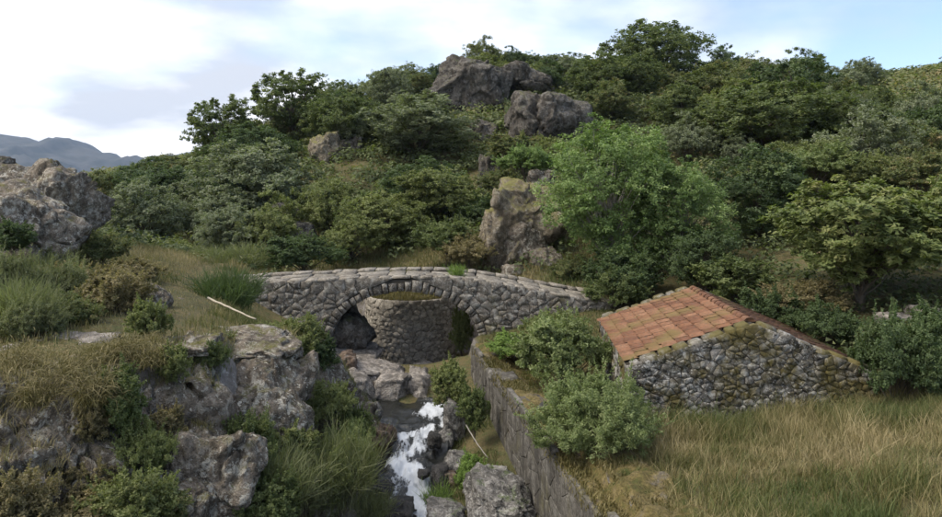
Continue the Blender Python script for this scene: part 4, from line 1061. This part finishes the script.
T(572, 54, 78, 50, 'bushy tree on the crest left of the big round oak', 'oak', 'round_b', 'small_tree')
T(655, 20, 72, 104, 'big round oak standing alone on the skyline', 'oak', 'oak_a', 'oak_tree')
T(470, 225, 39, 34, 'dark bush tree filling the gully below the crag', 'dark', 'round_b', 'small_tree')
T(712, 64, 56, 76, 'grey green oak on the right slope beneath the crest', 'scrub', 'oak_b', 'oak_tree')
T(770, 78, 46, 140, 'wide spreading oak across the right slope', 'oak', 'oak_a', 'oak_tree')
T(788, 58, 50, 96, 'sparse leafed tree top against the sky at right', 'dark', 'thin', 'sparse_tree')
T(612, 106, 27.5, 122, 'bright green birch beside the bridge end', 'birch', 'birch', 'birch_tree', rz=0.4)
T(676, 150, 27.0, 92, 'second birch right of the bright birch behind the hut', 'birch', 'birch', 'birch_tree', rz=2.6)
T(758, 150, 29.5, 104, 'dark green ash tree behind the hut roof', 'dark', 'oak_b', 'ash_tree')
T(705, 225, 24.5, 72, 'dark shrub like tree directly behind the hut ridge', 'dark', 'round_a', 'small_tree')
T(862, 178, 20.5, 180, 'spreading chestnut tree with yellow green leaves at right', 'chestnut', 'chestnut', 'chestnut_tree', rz=0.3)
T(975, 160, 20.0, 130, 'second chestnut tree cut off by the right edge', 'chestnut', 'chestnut', 'chestnut_tree', rz=2.2)
T(622, 250, 25.0, 76, 'dark leafy thicket at the foot of the bright birch', 'dark', 'bush_a', 'shrub', 'shrub')
T(852, 128, 40, 60, 'pale broom like tree on the right slope', 'olive', 'round_a', 'small_tree')
T(915, 138, 36, 64, 'pale green bushy tree above the chestnut', 'olive', 'round_b', 'small_tree')
# the mass of scrub oaks that clothes the slope: alike, never in front of a rock that shows
SHOW = [(495, 140, 530, 176, 47), (466, 116, 502, 148, 55), (456, 214, 480, 252, 36), (272, 202, 298, 230, 40), (430, 58, 560, 116, 62), (496, 86, 596, 164, 52), (482, 168, 566, 285, 31), (308, 128, 366, 172, 52), (478, 152, 502, 212, 46), (280, 216, 322, 256, 37), (896, 66, 922, 82, 78)]
def fill_trees():
    rng = np.random.default_rng(123); n = 0
    for d in (36, 41, 46, 51, 56, 61, 66, 72, 79):
        for px in np.arange(112, 985, 52 if d > 50 else 50):
            p = px + rng.uniform(-26, 26); dd = d + rng.uniform(-2.5, 2.5); x = (p - CX) / FPX * dd; z = gz(x, dd)
            h = rng.uniform(2.4, 4.6); w = h * rng.uniform(0.95, 1.4); s = FPX / dd
            box = (p - w / 2 * s, HY - (z + h) * s, p + w / 2 * s, HY - z * s)
            if p < 190 and dd > 60: h *= 0.6
            if p < 140 and dd < 44: continue
            if dd < 44 and 455 < p < 700: continue
            if dd < 44 and z > 3.0: continue
            if any(dd < q[4] + 2 and box[0] < q[2] and box[2] > q[0] and box[1] < q[3] and box[3] > q[1] for q in SHOW): continue
            m = ['oak', 'scrub', 'olive', 'dark', 'silver', 'scrub'][rng.integers(6)]
            hue = {'oak': 'mid green', 'scrub': 'brownish', 'olive': 'yellow green', 'dark': 'dark green', 'silver': 'grey green'}[m]
            where = ('on the left slope below the tall skyline oaks' if p < 300 else 'around the brown rock on the slope' if p < 430 else 'near the skyline crags' if p < 600 else 'below the big round skyline oak' if p < 760 else 'high on the right slope' if dd > 55 else 'on the right slope above the chestnut')
            place_tree(['round_a', 'round_b', 'oak_b'][rng.integers(3)], m, x, dd, z - 0.15, h, w, hue + ' scrub oak ' + where, 'tree', 'scrub_oak', hue + ' scrub oaks ' + where); n += 1
    print('fill trees', n)
fill_trees()

# --- shrubs
def S_(px, base_py, d, wpx, hpx, label, mat, kind='bush_a', name='shrub'):
    c = W(px, base_py, d); print('shrub %-60s z %.2f ground %.2f' % (label, c[2], gz(c[0], d)))
    return place_tree(kind, mat, c[0], d, c[2] - 0.05, hpx / FPX * d * 1.05, wpx / FPX * d * 1.1, label, 'shrub', name)
S_(600, 466, 13.0, 112, 84, 'large grey green willow bush in front of the hut', 'willow', 'willow', 'willow_shrub')
S_(562, 384, 18.4, 84, 64, 'leafy green bush between the bridge end and the hut', 'willow', 'bush_a')
S_(552, 344, 21.6, 54, 28, 'yellow green scrub against the right bridge wall', 'olive', 'bush_b')
S_(515, 360, 20.2, 50, 24, 'bright low greenery at the foot of the bridge wall', 'fresh', 'bush_b')
S_(450, 408, 19.2, 38, 46, 'bushy shrub hanging over the stream at the wall end', 'olive', 'bush_c')
S_(474, 430, 17.4, 28, 44, 'dark shrub growing against the face of the retaining wall', 'oak', 'bush_c')
S_(478, 500, 15.4, 40, 40, 'bright green bramble on the right stream bank', 'fresh', 'bush_b')
S_(526, 176, 34.5, 50, 28, 'bright green bush on top of the mossy outcrop', 'birch', 'bush_a')
S_(900, 412, 14.6, 78, 92, 'dark shrub at the right corner of the hut', 'dark', 'bush_a')
S_(945, 385, 15.5, 74, 74, 'dark shrub at the right edge under the chestnut', 'dark', 'bush_c')
S_(116, 432, 10.7, 56, 64, 'fresh green shrub rooted in the left crag', 'oak', 'bush_c')
S_(145, 480, 10.7, 52, 56, 'olive shrub below the fresh green shrub on the crag', 'olive', 'bush_b')
S_(96, 508, 10.2, 56, 46, 'brown green scrub at the bottom left of the crag', 'heath', 'bush_a')
S_(14, 505, 10.0, 60, 56, 'brownish scrub at the bottom left corner', 'heath', 'bush_c')
S_(175, 380, 12.0, 30, 38, 'narrow green shrub in the cleft of the crag', 'olive', 'bush_c')
S_(212, 372, 13.0, 30, 30, 'dark tuft shrub beside the lichen spotted face', 'oak', 'bush_b')
S_(150, 345, 13.0, 36, 46, 'ochre green shrub on the crag top', 'olive', 'bush_c')
S_(262, 346, 17.5, 60, 22, 'low green scrub in front of the bridge left end', 'olive', 'bush_a')
S_(296, 362, 17.2, 52, 42, 'green scrub under the bridge left wall', 'olive', 'bush_b')
S_(318, 372, 17.0, 36, 34, 'dark scrub at the bank edge above the stream', 'dark', 'bush_c')
S_(248, 478, 12.4, 56, 60, 'dark green shrub at the foot of the lichen spotted face', 'oak', 'bush_a')
S_(100, 268, 20.5, 50, 34, 'dark heather shrub below the craggy outcrop', 'scrub', 'bush_b')
S_(12, 250, 16.5, 40, 30, 'dark leafy shrub lying on the sloping slab', 'dark', 'bush_c')
S_(112, 322, 15.0, 70, 50, 'grey brown heather clump on the left plateau', 'heath', 'bush_a')
S_(70, 335, 13.8, 50, 40, 'mixed heather clump beside the tall broom', 'scrub', 'bush_b')
S_(160, 268, 33, 80, 26, 'pale green scrub at the start of the valley', 'olive', 'bush_a')
S_(300, 272, 30.5, 72, 34, 'dark scrub just behind the bridge left parapet', 'dark', 'bush_a')
S_(345, 465, 14.6, 40, 40, 'yellowish shrub above the stream broom', 'willow', 'bush_b')

S_(868, 190, 33, 60, 34, 'pale green bush above the chestnut crown', 'olive', 'bush_a')
S_(820, 182, 34, 60, 34, 'pale green bush behind the ash tree top', 'willow', 'bush_b')
S_(920, 196, 31, 70, 40, 'brownish scrub above the chestnut at the right', 'scrub', 'bush_a')
S_(470, 268, 29.5, 44, 30, 'ochre green scrub at the left foot of the mossy outcrop', 'heath', 'bush_b')
S_(448, 258, 31, 60, 36, 'dark green scrub behind the crown of the bridge', 'oak', 'bush_a')
S_(488, 238, 35, 50, 40, 'dark scrub in the gully left of the mossy outcrop', 'dark', 'bush_c')
S_(574, 284, 28, 40, 26, 'low scrub between the pale boulder and the birch', 'scrub', 'bush_b')
S_(500, 196, 37, 40, 26, 'scrub clinging to the left shoulder of the mossy outcrop', 'scrub', 'bush_b')
S_(520, 162, 44, 60, 26, 'scrub below the big domed boulder', 'scrub', 'bush_a')
S_(565, 172, 40, 56, 30, 'olive scrub between the domed boulder and the birch', 'olive', 'bush_b')
S_(800, 318, 21, 70, 34, 'bare brown scrub on the bank behind the hut', 'heath', 'bush_b')
S_(165, 442, 11.3, 36, 36, 'brown scrub on the ledge under the narrow cleft', 'heath', 'bush_c')
S_(288, 468, 13.2, 50, 46, 'olive scrub between the lichen face and the broom', 'olive', 'bush_c')
S_(330, 428, 15.2, 46, 44, 'grey green scrub below the pale pointed rock', 'olive', 'bush_b')
S_(355, 452, 15.4, 40, 46, 'green scrub leaning over the pool', 'oak', 'bush_c')
S_(210, 345, 14.6, 44, 18, 'low heath on top of the lichen spotted crag', 'scrub', 'bush_b')
S_(60, 552, 9.3, 90, 46, 'brown heath at the very bottom under the left crag', 'heath', 'bush_a')
S_(128, 540, 9.7, 80, 64, 'olive scrub at the bottom edge left of the rounded rock', 'olive', 'bush_b')
S_(5, 545, 9.2, 80, 70, 'dark brown scrub in the lower left corner', 'heath', 'bush_b')
S_(160, 530, 10.2, 60, 50, 'grey green scrub at the bottom beside the small pale rock', 'scrub', 'bush_c')
S_(262, 530, 11.6, 70, 56, 'green scrub at the bottom edge below the crag foot', 'oak', 'bush_a')
S_(60, 300, 16.4, 60, 34, 'brownish heath behind the tall broom', 'heath', 'bush_a')
S_(130, 285, 19, 56, 24, 'low brown heath beside the grassy track', 'heath', 'bush_b')
S_(24, 275, 18, 56, 28, 'grey green heath at the foot of the sloping slab', 'scrub', 'bush_a')

S_(2, 318, 14.5, 64, 62, 'feathery grey green shrub cut off by the left edge', 'broom', 'willow')
S_(58, 320, 15.4, 60, 54, 'feathery shrub between the tall broom and the heather clump', 'broom', 'willow')
S_(28, 350, 12.6, 60, 50, 'feathery shrub in front of the tall left edge broom', 'broom', 'willow')

S_(92, 440, 10.4, 34, 44, 'tawny heath hanging beside the pale upright slab', 'heath', 'bush_c')

S_(342, 508, 13.6, 66, 66, 'feathery olive shrub beside the white water', 'olive', 'willow')
S_(304, 512, 12.8, 50, 50, 'feathery grey green shrub under the crag foot by the stream', 'broom', 'willow')

S_(618, 312, 24.0, 54, 40, 'dark leafy bush hiding the right end of the bridge deck', 'oak', 'bush_a')

S_(772, 336, 20.6, 60, 44, 'dark shrub behind the right slope of the hut roof', 'dark', 'bush_a')
S_(832, 348, 18.4, 56, 40, 'dark shrub on the bank between the hut and the chestnut', 'dark', 'bush_b')
S_(735, 300, 23.0, 70, 44, 'dark shrub right of the hut ridge end', 'oak', 'bush_c')
S_(462, 352, 26.2, 22, 44, 'olive shrub at the right of the rounded wall under the arch', 'olive', 'bush_c')

# --- broom: sprays of thin green stems
def build_broom(seed, h, w, mat, nstem=240, sub=9, width=0.010, up=0.7, droop=0.08):
    rng = np.random.default_rng(seed); V = []; F = []; T = []
    a = rng.uniform(0, 6.283, nstem); tilt = rng.uniform(0, 1, nstem) ** 0.7 * math.atan2(w / 2, h * 0.8)
    Ln = h * rng.uniform(0.5, 1.05, nstem) / np.maximum(np.cos(tilt), 0.45) ** 0.4
    D = np.column_stack([np.cos(a) * np.sin(tilt), np.sin(a) * np.sin(tilt), np.cos(tilt)])
    B = np.column_stack([np.cos(a) * w * 0.12 * tilt, np.sin(a) * w * 0.12 * tilt, np.zeros(nstem)]) * rng.uniform(0.5, 2, (nstem, 1)) + np.column_stack([rng.normal(0, w * 0.16, (nstem, 2)), np.zeros(nstem)])
    Ln = Ln * (1 + 0.3 * vnoise(B * 4 / max(w, 0.1), seed))
    P0 = [B]; DD = [D]; LL = [Ln]; tt = [np.clip(0.35 + rng.normal(0, .15, nstem), 0, 1)]
    for s in range(sub):
        q = rng.uniform(0.25, 0.85, nstem); P0.append(B + D * (Ln * q)[:, None] - np.array([0, 0, 1]) * 0); d2 = norm(D + rng.normal(0, 0.5, (nstem, 3)) + [0, 0, 0.1])
        DD.append(d2); LL.append(Ln * (1 - q) * rng.uniform(0.35, 0.9, nstem) + 0.07); tt.append(np.clip(0.55 + rng.normal(0, .18, nstem), 0, 1))
    P0 = np.vstack(P0); DD = np.vstack(DD); LL = np.concatenate(LL); tt = np.concatenate(tt); n = len(P0)
    side = norm(np.cross(DD, norm(rng.normal(size=(n, 3))))) * width * 0.5
    bend = rng.normal(0, 0.16, (n, 3)) * LL[:, None]; bend[:, 2] -= droop * LL
    rows = []
    for t, ws in ((0, 1.0), (0.35, 1.0), (0.7, 0.8), (1.0, 0.25)):
        c = P0 + DD * (LL * t)[:, None] + bend * t * t; rows += [c - side * ws, c + side * ws]
    V = np.stack(rows, 1).reshape(-1, 3); b = (np.arange(n) * 8)[:, None]
    F = np.concatenate([b + np.array([[2 * i, 2 * i + 1, 2 * i + 3, 2 * i + 2]]) for i in range(3)], 0)
    return make_mesh('stems', V, [F], L[mat], False, {'tint': np.repeat(tt, 8)})
def broom(px, base_py, d, wpx, hpx, label, seed, mat='broom', name='broom_shrub', cat='shrub', **k):
    w, h = wpx / FPX * d, hpx / FPX * d
    o = link(name, build_broom(seed, h, w, mat, **k), None, W(px, base_py, d) - [0, 0, 0.05]); return tag(o, label, cat)
broom(20, 342, 13.0, 60, 66, 'tall feathery green broom at the left edge', 301, nstem=420, width=0.008)
broom(36, 290, 17.5, 60, 40, 'low broom in front of the sloping slab', 317, nstem=300, width=0.01)
broom(345, 505, 13.4, 70, 92, 'tall arching broom beside the white water', 304, nstem=200, width=0.008)
broom(308, 512, 13.0, 56, 70, 'broom left of the arching broom by the stream', 318, nstem=130, width=0.008)
broom(372, 522, 14.2, 36, 40, 'low broom at the bottom edge left of the cascade', 305, nstem=200, width=0.008)
broom(228, 312, 20.3, 60, 46, 'dark gorse bush at the left end of the bridge', 306, 'dark', nstem=420, width=0.014, sub=10)
broom(275, 510, 12.2, 70, 60, 'straggling broom at the foot of the crag', 307, nstem=300)
broom(240, 272, 30, 60, 30, 'feathery pale broom behind the left end of the bridge', 308, nstem=350, width=0.02)
broom(190, 270, 31, 70, 28, 'low feathery broom at the end of the grassy track', 309, nstem=350, width=0.02)
broom(457, 276, 24.9, 18, 15, 'small bright tuft growing on the bridge deck', 310, 'fresh', 'grass_tuft', 'plant', nstem=150, sub=2, width=0.012)
broom(440, 505, 15.4, 30, 26, 'green rush clump between the cascade and the bank', 313, 'fresh', 'rush_clump', 'plant', nstem=220, sub=1)
broom(95, 400, 10.35, 44, 50, 'dry tan grass clump hanging over the left crag', 314, 'moss', 'grass_clump', 'plant', nstem=420, sub=2, droop=0.75, width=0.008)
broom(40, 400, 10.35, 60, 50, 'dry tan grass clump at the left edge of the crag', 315, 'moss', 'grass_clump', 'plant', nstem=420, sub=2, droop=0.75, width=0.008)
broom(75, 372, 11.05, 60, 40, 'tawny dry grass spilling over the middle of the left crag', 319, 'moss', 'grass_clump', 'plant', nstem=420, sub=2, droop=0.75, width=0.008)
broom(150, 362, 11.85, 40, 30, 'dry grass clump at the crag top beside the ochre shrub', 320, 'moss', 'grass_clump', 'plant', nstem=300, sub=2, droop=0.7, width=0.008)
broom(18, 372, 10.85, 60, 44, 'dry grass clump at the left edge above the brown scrub', 321, 'moss', 'grass_clump', 'plant', nstem=420, sub=2, droop=0.7, width=0.008)
broom(120, 352, 11.75, 44, 26, 'dry grass clump on the pale ledge', 316, 'moss', 'grass_clump', 'plant', nstem=260, sub=2, droop=0.75, width=0.008)

# ------------------------------------------------------------------ ground cover (uncountable)
def in_view(x, y, m=1.06): return np.abs(x) < y * 0.70 * m + 0.5

def hut_mask(x, y, m=0.0):
    q = np.column_stack([x, y]) - HA; u = q @ HU; v = q @ HR
    return (u > -HL - m) & (u < HRW + m) & (v > -m) & (v < HLEN + m)

def undergrowth():
    rng = np.random.default_rng(77); n = 14000
    y = 27.0 + (108 - 27) * rng.uniform(0, 1, n) ** 0.62; x = rng.uniform(-1, 1, n) * y * 0.74
    # keep off the bridge, the round wall, the stream bed
    ok = ~((y < 33) & (np.abs(x + 2.5) < 3.2)) & ~((x > 3.3) & (x < 10) & (y < 22)) 
    x, y = x[ok], y[ok]
    x2 = rng.uniform(6, 24, 500); y2 = rng.uniform(15, 30, 500); k = ~hut_mask(x2, y2, 0.5) & (x2 > 0.40 * y2); x = np.concatenate([x, x2[k]]); y = np.concatenate([y, y2[k]])
    z = ground_h(x, y)
    rad = (0.45 + 0.010 * y) * rng.uniform(0.6, 1.5, len(x))
    keep = rng.uniform(0, 1, len(x)) < 0.9
    x, y, z, rad = x[keep], y[keep], z[keep], rad[keep]
    nl = 42; m = len(x)
    c = np.column_stack([x, y, z]); D = norm(rng.normal(size=(m, nl, 3))); D[..., 2] = np.abs(D[..., 2])
    P = c[:, None] + D * (rng.uniform(0.3, 1, (m, nl, 1)) ** 0.5) * rad[:, None, None] * np.array([1, 1, 0.85])
    N = norm(D * 0.7 + [0, 0, 0.5] + norm(rng.normal(size=(m, nl, 3))) * 0.7)
    base = np.clip(0.42 + 0.28 * fbm(np.column_stack([x, y, z]) * 0.09, 3, 6) + rng.normal(0, 0.14, m) + 0.16 * sstep(14, 30, x) , 0, 1)
    T = np.clip(base[:, None] + rng.normal(0, 0.08, (m, nl)), 0, 1)
    size = (0.026 + 0.0021 * y)[:, None] * np.ones((1, nl)) * 2.0
    V, F = leaf_quads(P.reshape(-1, 3), N.reshape(-1, 3), size.reshape(-1), rng, 0.6)
    o = link('undergrowth', make_mesh('undergrowth', V, [F], L['scrub'], False, {'tint': np.repeat(T.ravel(), 3)}))
    tag(o, 'mixed green and brown scrub covering the hillside', 'undergrowth', kind='stuff')
undergrowth()

def blades(name, label, x, y, hgt, tint, wid, rng, mat='grass', lean=0.35, z=None):
    n = len(x); z = ground_h(x, y) - 0.02 if z is None else z
    a = rng.uniform(0, 6.283, n); l = hgt * lean * rng.uniform(0.2, 1.4, n); sd = np.column_stack([-np.sin(a), np.cos(a), 0 * a]) * (wid * 0.5)[:, None]
    az = a + rng.normal(0, 1.2, n); dl = np.column_stack([np.cos(az) * l, np.sin(az) * l, 0 * l]); B = np.column_stack([x, y, z]); up = np.array([0, 0, 1.0])
    rows = []
    for t, ws in ((0, 1.0), (0.55, 0.8), (1.0, 0.0)):
        c = B + up * (hgt * t * (1 - 0.12 * t))[:, None] + dl * t * t; rows += [c - sd * ws, c + sd * ws] if ws else [c]
    V = np.stack(rows, 1).reshape(-1, 3); b = (np.arange(n) * 5)[:, None]
    F = [b + np.array([[0, 1, 3, 2]]), b + np.array([[2, 3, 4]])]
    o = link(name, make_mesh(name, V, F, L[mat], False, {'tint': np.repeat(np.clip(tint, 0, 1), 5)})); return tag(o, label, 'grass', kind='stuff')

def grasses():
    rng = np.random.default_rng(55)
    # dry meadow in front of the hut, in tufts
    n = 9500; ty = rng.uniform(7.5, 18, n); tx = rng.uniform(1.5, 14, n)
    ok = (tx > wall_x(ty) + 0.95) & ~hut_mask(tx, ty, 0.05) & in_view(tx, ty) & ((ty < 15.2) | (tx > 8.3)); tx, ty = tx[ok], ty[ok]
    p = np.column_stack([tx, ty, 0 * tx]); nb = 18; m = len(tx)
    tt = 0.59 + 0.55 * fbm(p * 0.6, 4, 12) + rng.normal(0, 0.17, m) - 0.22 * sstep(7.5, 10, tx) * sstep(10, 12.5, ty) - 0.12 * sstep(2.2, 0.9, tx - wall_x(ty))
    th = rng.uniform(0.16, 0.46, m) * (1 + 0.55 * vnoise(p * 0.8, 7)); th = np.where(rng.uniform(0, 1, m) < 0.12, th * 1.5, th)
    kp = fbm(p * 1.3, 3, 88) > -1.0; tx, ty, tt, th = tx[kp], ty[kp], tt[kp], th[kp]; m = len(tx)
    o = rng.normal(0, 0.085, (m, nb, 2)); x = (tx[:, None] + o[..., 0]).ravel(); y = (ty[:, None] + o[..., 1]).ravel()
    h = (th[:, None] * rng.uniform(0.45, 1.15, (m, nb))).ravel(); t = (tt[:, None] + rng.normal(0, 0.10, (m, nb))).ravel()
    blades('dry_grass', 'tall dry yellow grass in front of the hut', x, y, h, t, rng.uniform(0.005, 0.012, len(x)), rng, 'grass', 0.6)
    # greener turf on the terrace between wall, bridge and hut
    n = 30000; y = rng.uniform(14, 24, n); x = rng.uniform(0.3, 5.0, n); ok = (x > wall_x(y) + 0.35) & ~hut_mask(x, y, 0.1); x, y = x[ok], y[ok]
    blades('terrace_grass', 'green turf on the terrace beside the retaining wall', x, y, rng.uniform(0.06, 0.2, len(x)), 0.22 + rng.normal(0, 0.14, len(x)) + 0.35 * sstep(1.2, 0.5, x - wall_x(y)), rng.uniform(0.008, 0.016, len(x)), rng)
    # ochre moss and short grass along the wall top
    n = 26000; y = rng.uniform(7, 21.6, n); o = rng.uniform(-0.05, 1.25, n); x = wall_x(y) + o; z = np.maximum(ground_h(x, y), np.where(o < 0.62, -5.04, -9)) - 0.02 - 0.22 * rng.uniform(0, 1, n) * (o < 0.03)
    blades('wall_moss', 'ochre moss and short grass on the retaining wall top', x, y, rng.uniform(0.03, 0.13, n), 0.5 + 0.3 * fbm(np.column_stack([x, y, z]) * 1.4, 3, 2) + rng.normal(0, 0.12, n), rng.uniform(0.012, 0.026, n), rng, 'moss', 0.6, z)
    # left plateau
    n = 90000; y = rng.uniform(10.5, 34, n); x = rng.uniform(-24, -3.5, n); ok = in_view(x, y)
    g = ground_h(x, y, False); ok &= (g > -3.9) & ~((y > 23.7) & (y < 26.5) & (x > -9.6))
    track = np.abs(x - np.interp(y, [12, 16, 20, 25], [-6.5, -7.2, -8.2, -9.5])) < 0.8
    ok &= ~track | (rng.uniform(0, 1, n) < 0.5)
    x, y = x[ok], y[ok]; tr = track[ok]; p = np.column_stack([x, y, 0 * x])
    blades('plateau_grass', 'dry and green grass over the left plateau', x, y, np.where(tr, 0.5, 1) * rng.uniform(0.08, 0.32, len(x)), 0.50 + 0.4 * fbm(p * 0.6, 3, 41) + rng.normal(0, 0.14, len(x)) + 0.25 * tr, rng.uniform(0.008, 0.018, len(x)), rng)
    n = 36000; y = rng.uniform(26.4, 37, n); x = rng.uniform(-10, 9, n); ok = ~((y < 31) & (np.abs(x + 2.3) < 2.4)); x, y = x[ok], y[ok]
    blades('slope_grass', 'rough grass on the slope behind the bridge', x, y, rng.uniform(0.1, 0.4, len(x)), 0.38 + 0.4 * fbm(np.column_stack([x, y, 0 * x]) * 0.5, 3, 43) + rng.normal(0, 0.14, len(x)), rng.uniform(0.014, 0.03, len(x)), rng)
    # tufts on the crag and the banks
    n = 100000; y = rng.uniform(8.5, 23, n); x = rng.uniform(-9.5, 1.2, n); ok = in_view(x, y) & (x < wall_x(y) - 0.05)
    g = ground_h(x, y, False); c = np.interp(y, YS, CEN); ok &= (g < -3.2) & ((x < c - 1.1) | (x > c + 1.0)) & ~((y > 20) & (x > -5.2) & (x < -0.7))
    dens = fbm(np.column_stack([x, y, g]) * 0.9, 3, 61); ok &= dens > -0.15
    x, y, dens = x[ok], y[ok], dens[ok]; left = x < -1.5
    t = np.where(left, 0.45 + 0.45 * fbm(np.column_stack([x, y, 0 * x]) * 0.7, 3, 66), 0.10) + rng.normal(0, 0.13, len(x))
    blades('bank_grass', 'grass tufts on the ledges of the crag and the stream banks', x, y, rng.uniform(0.08, 0.30, len(x)), t, rng.uniform(0.006, 0.013, len(x)), rng, 'grass', 0.7)
    # grass rooted on the ledges of the crag
    f = fbm(CRAG_V * 0.8, 3, 207); P = CRAG_V[f > -0.12]; k = rng.integers(0, len(P), 42000); o = rng.normal(0, 0.03, (len(k), 3)); x, y, z = (P[k] + o * [1, 1, 0]).T
    tn = 0.62 + 0.45 * fbm(np.column_stack([x, y, z]) * 0.7, 3, 209) + 0.15 * sstep(-5.5, -7.0, x) + rng.normal(0, 0.14, len(x))
    blades('crag_grass', 'dry and green grass rooted on the ledges of the crag', x, y, rng.uniform(0.07, 0.28, len(x)), tn, rng.uniform(0.006, 0.012, len(x)), rng, 'grass', 0.9, z - 0.02)
    # mossy turf on top of the rounded wall
    n = 9000; a = rng.uniform(0, 6.283, n); rr = 1.85 * np.sqrt(rng.uniform(0, 1, n)); x = -2.55 + rr * np.cos(a); y = 28.7 + rr * np.sin(a)
    blades('wall_turf', 'yellow green turf on top of the rounded wall', x, y, rng.uniform(0.05, 0.2, n), 0.35 + rng.normal(0, 0.2, n), rng.uniform(0.015, 0.03, n), rng, 'moss', 0.4, np.full(n, -4.45) + 0.22 * (1 - rr / 2))
grasses()

# ------------------------------------------------------------------ small things
def pole(name, label, cat, P, r, mat, k=7):
    P = np.array(P, float); t = np.linspace(0, 1, 12); Q = np.stack([np.interp(t, np.linspace(0, 1, len(P)), P[:, i]) for i in range(3)], -1)
    Q = Q + np.random.default_rng(4).normal(0, r * 0.15, Q.shape); V, F = tube(Q - Q[0], r * np.linspace(1, 0.65, 12), k)
    cap = np.arange(k)[None, :]; return tag(link(name, make_mesh(name, V, [F, cap, cap + 11 * k], M[mat], True), None, Q[0]), label, cat)
_a, _b = (-7.15, 18.3, gz(-7.15, 18.3) + 0.22), (-5.5, 17.2, gz(-5.5, 17.2) + 0.30)
pole('fallen_pole', 'pale fallen pole lying below the gorse bush', 'pole', [_a, _b], 0.032, 'dead_wood')
pole('dead_branch', 'thin grey dead branch leaning against the retaining wall', 'branch', [W(466, 425, 16.8), W(476, 442, 16.4), W(488, 458, 16.0)], 0.018, 'grey_wood')
pole('water_pipe', 'pale thin pipe between the leafy bush and the hut', 'pipe', [W(590, 353, 19.5), W(612, 352, 19.0)], 0.03, 'dead_wood')

# ------------------------------------------------------------------ haze
def haze():
    m = bpy.data.materials.new('haze'); m.use_nodes = True; nt = m.node_tree
    for n in list(nt.nodes): nt.nodes.remove(n)
    o_ = nt.nodes.new('ShaderNodeOutputMaterial'); v = nt.nodes.new('ShaderNodeVolumePrincipled')
    v.inputs['Color'].default_value = (0.55, 0.72, 1.0, 1); v.inputs['Density'].default_value = 0.00010; v.inputs['Anisotropy'].default_value = 0.2
    nt.links.new(v.outputs[0], o_.inputs['Volume'])
    x, y0, y1, z0, z1 = 4300, -700, 4100, -90, 262
    c = [(-x, y0, z0), (x, y0, z0), (x, y1, z0), (-x, y1, z0), (-x, y0, z1), (x, y0, z1), (x, y1, z1), (-x, y1, z1)]
    o = link('haze', box_mesh('haze', c, m)); tag(o, 'thin bluish haze in the air over the valley', 'haze', kind='stuff')
haze()
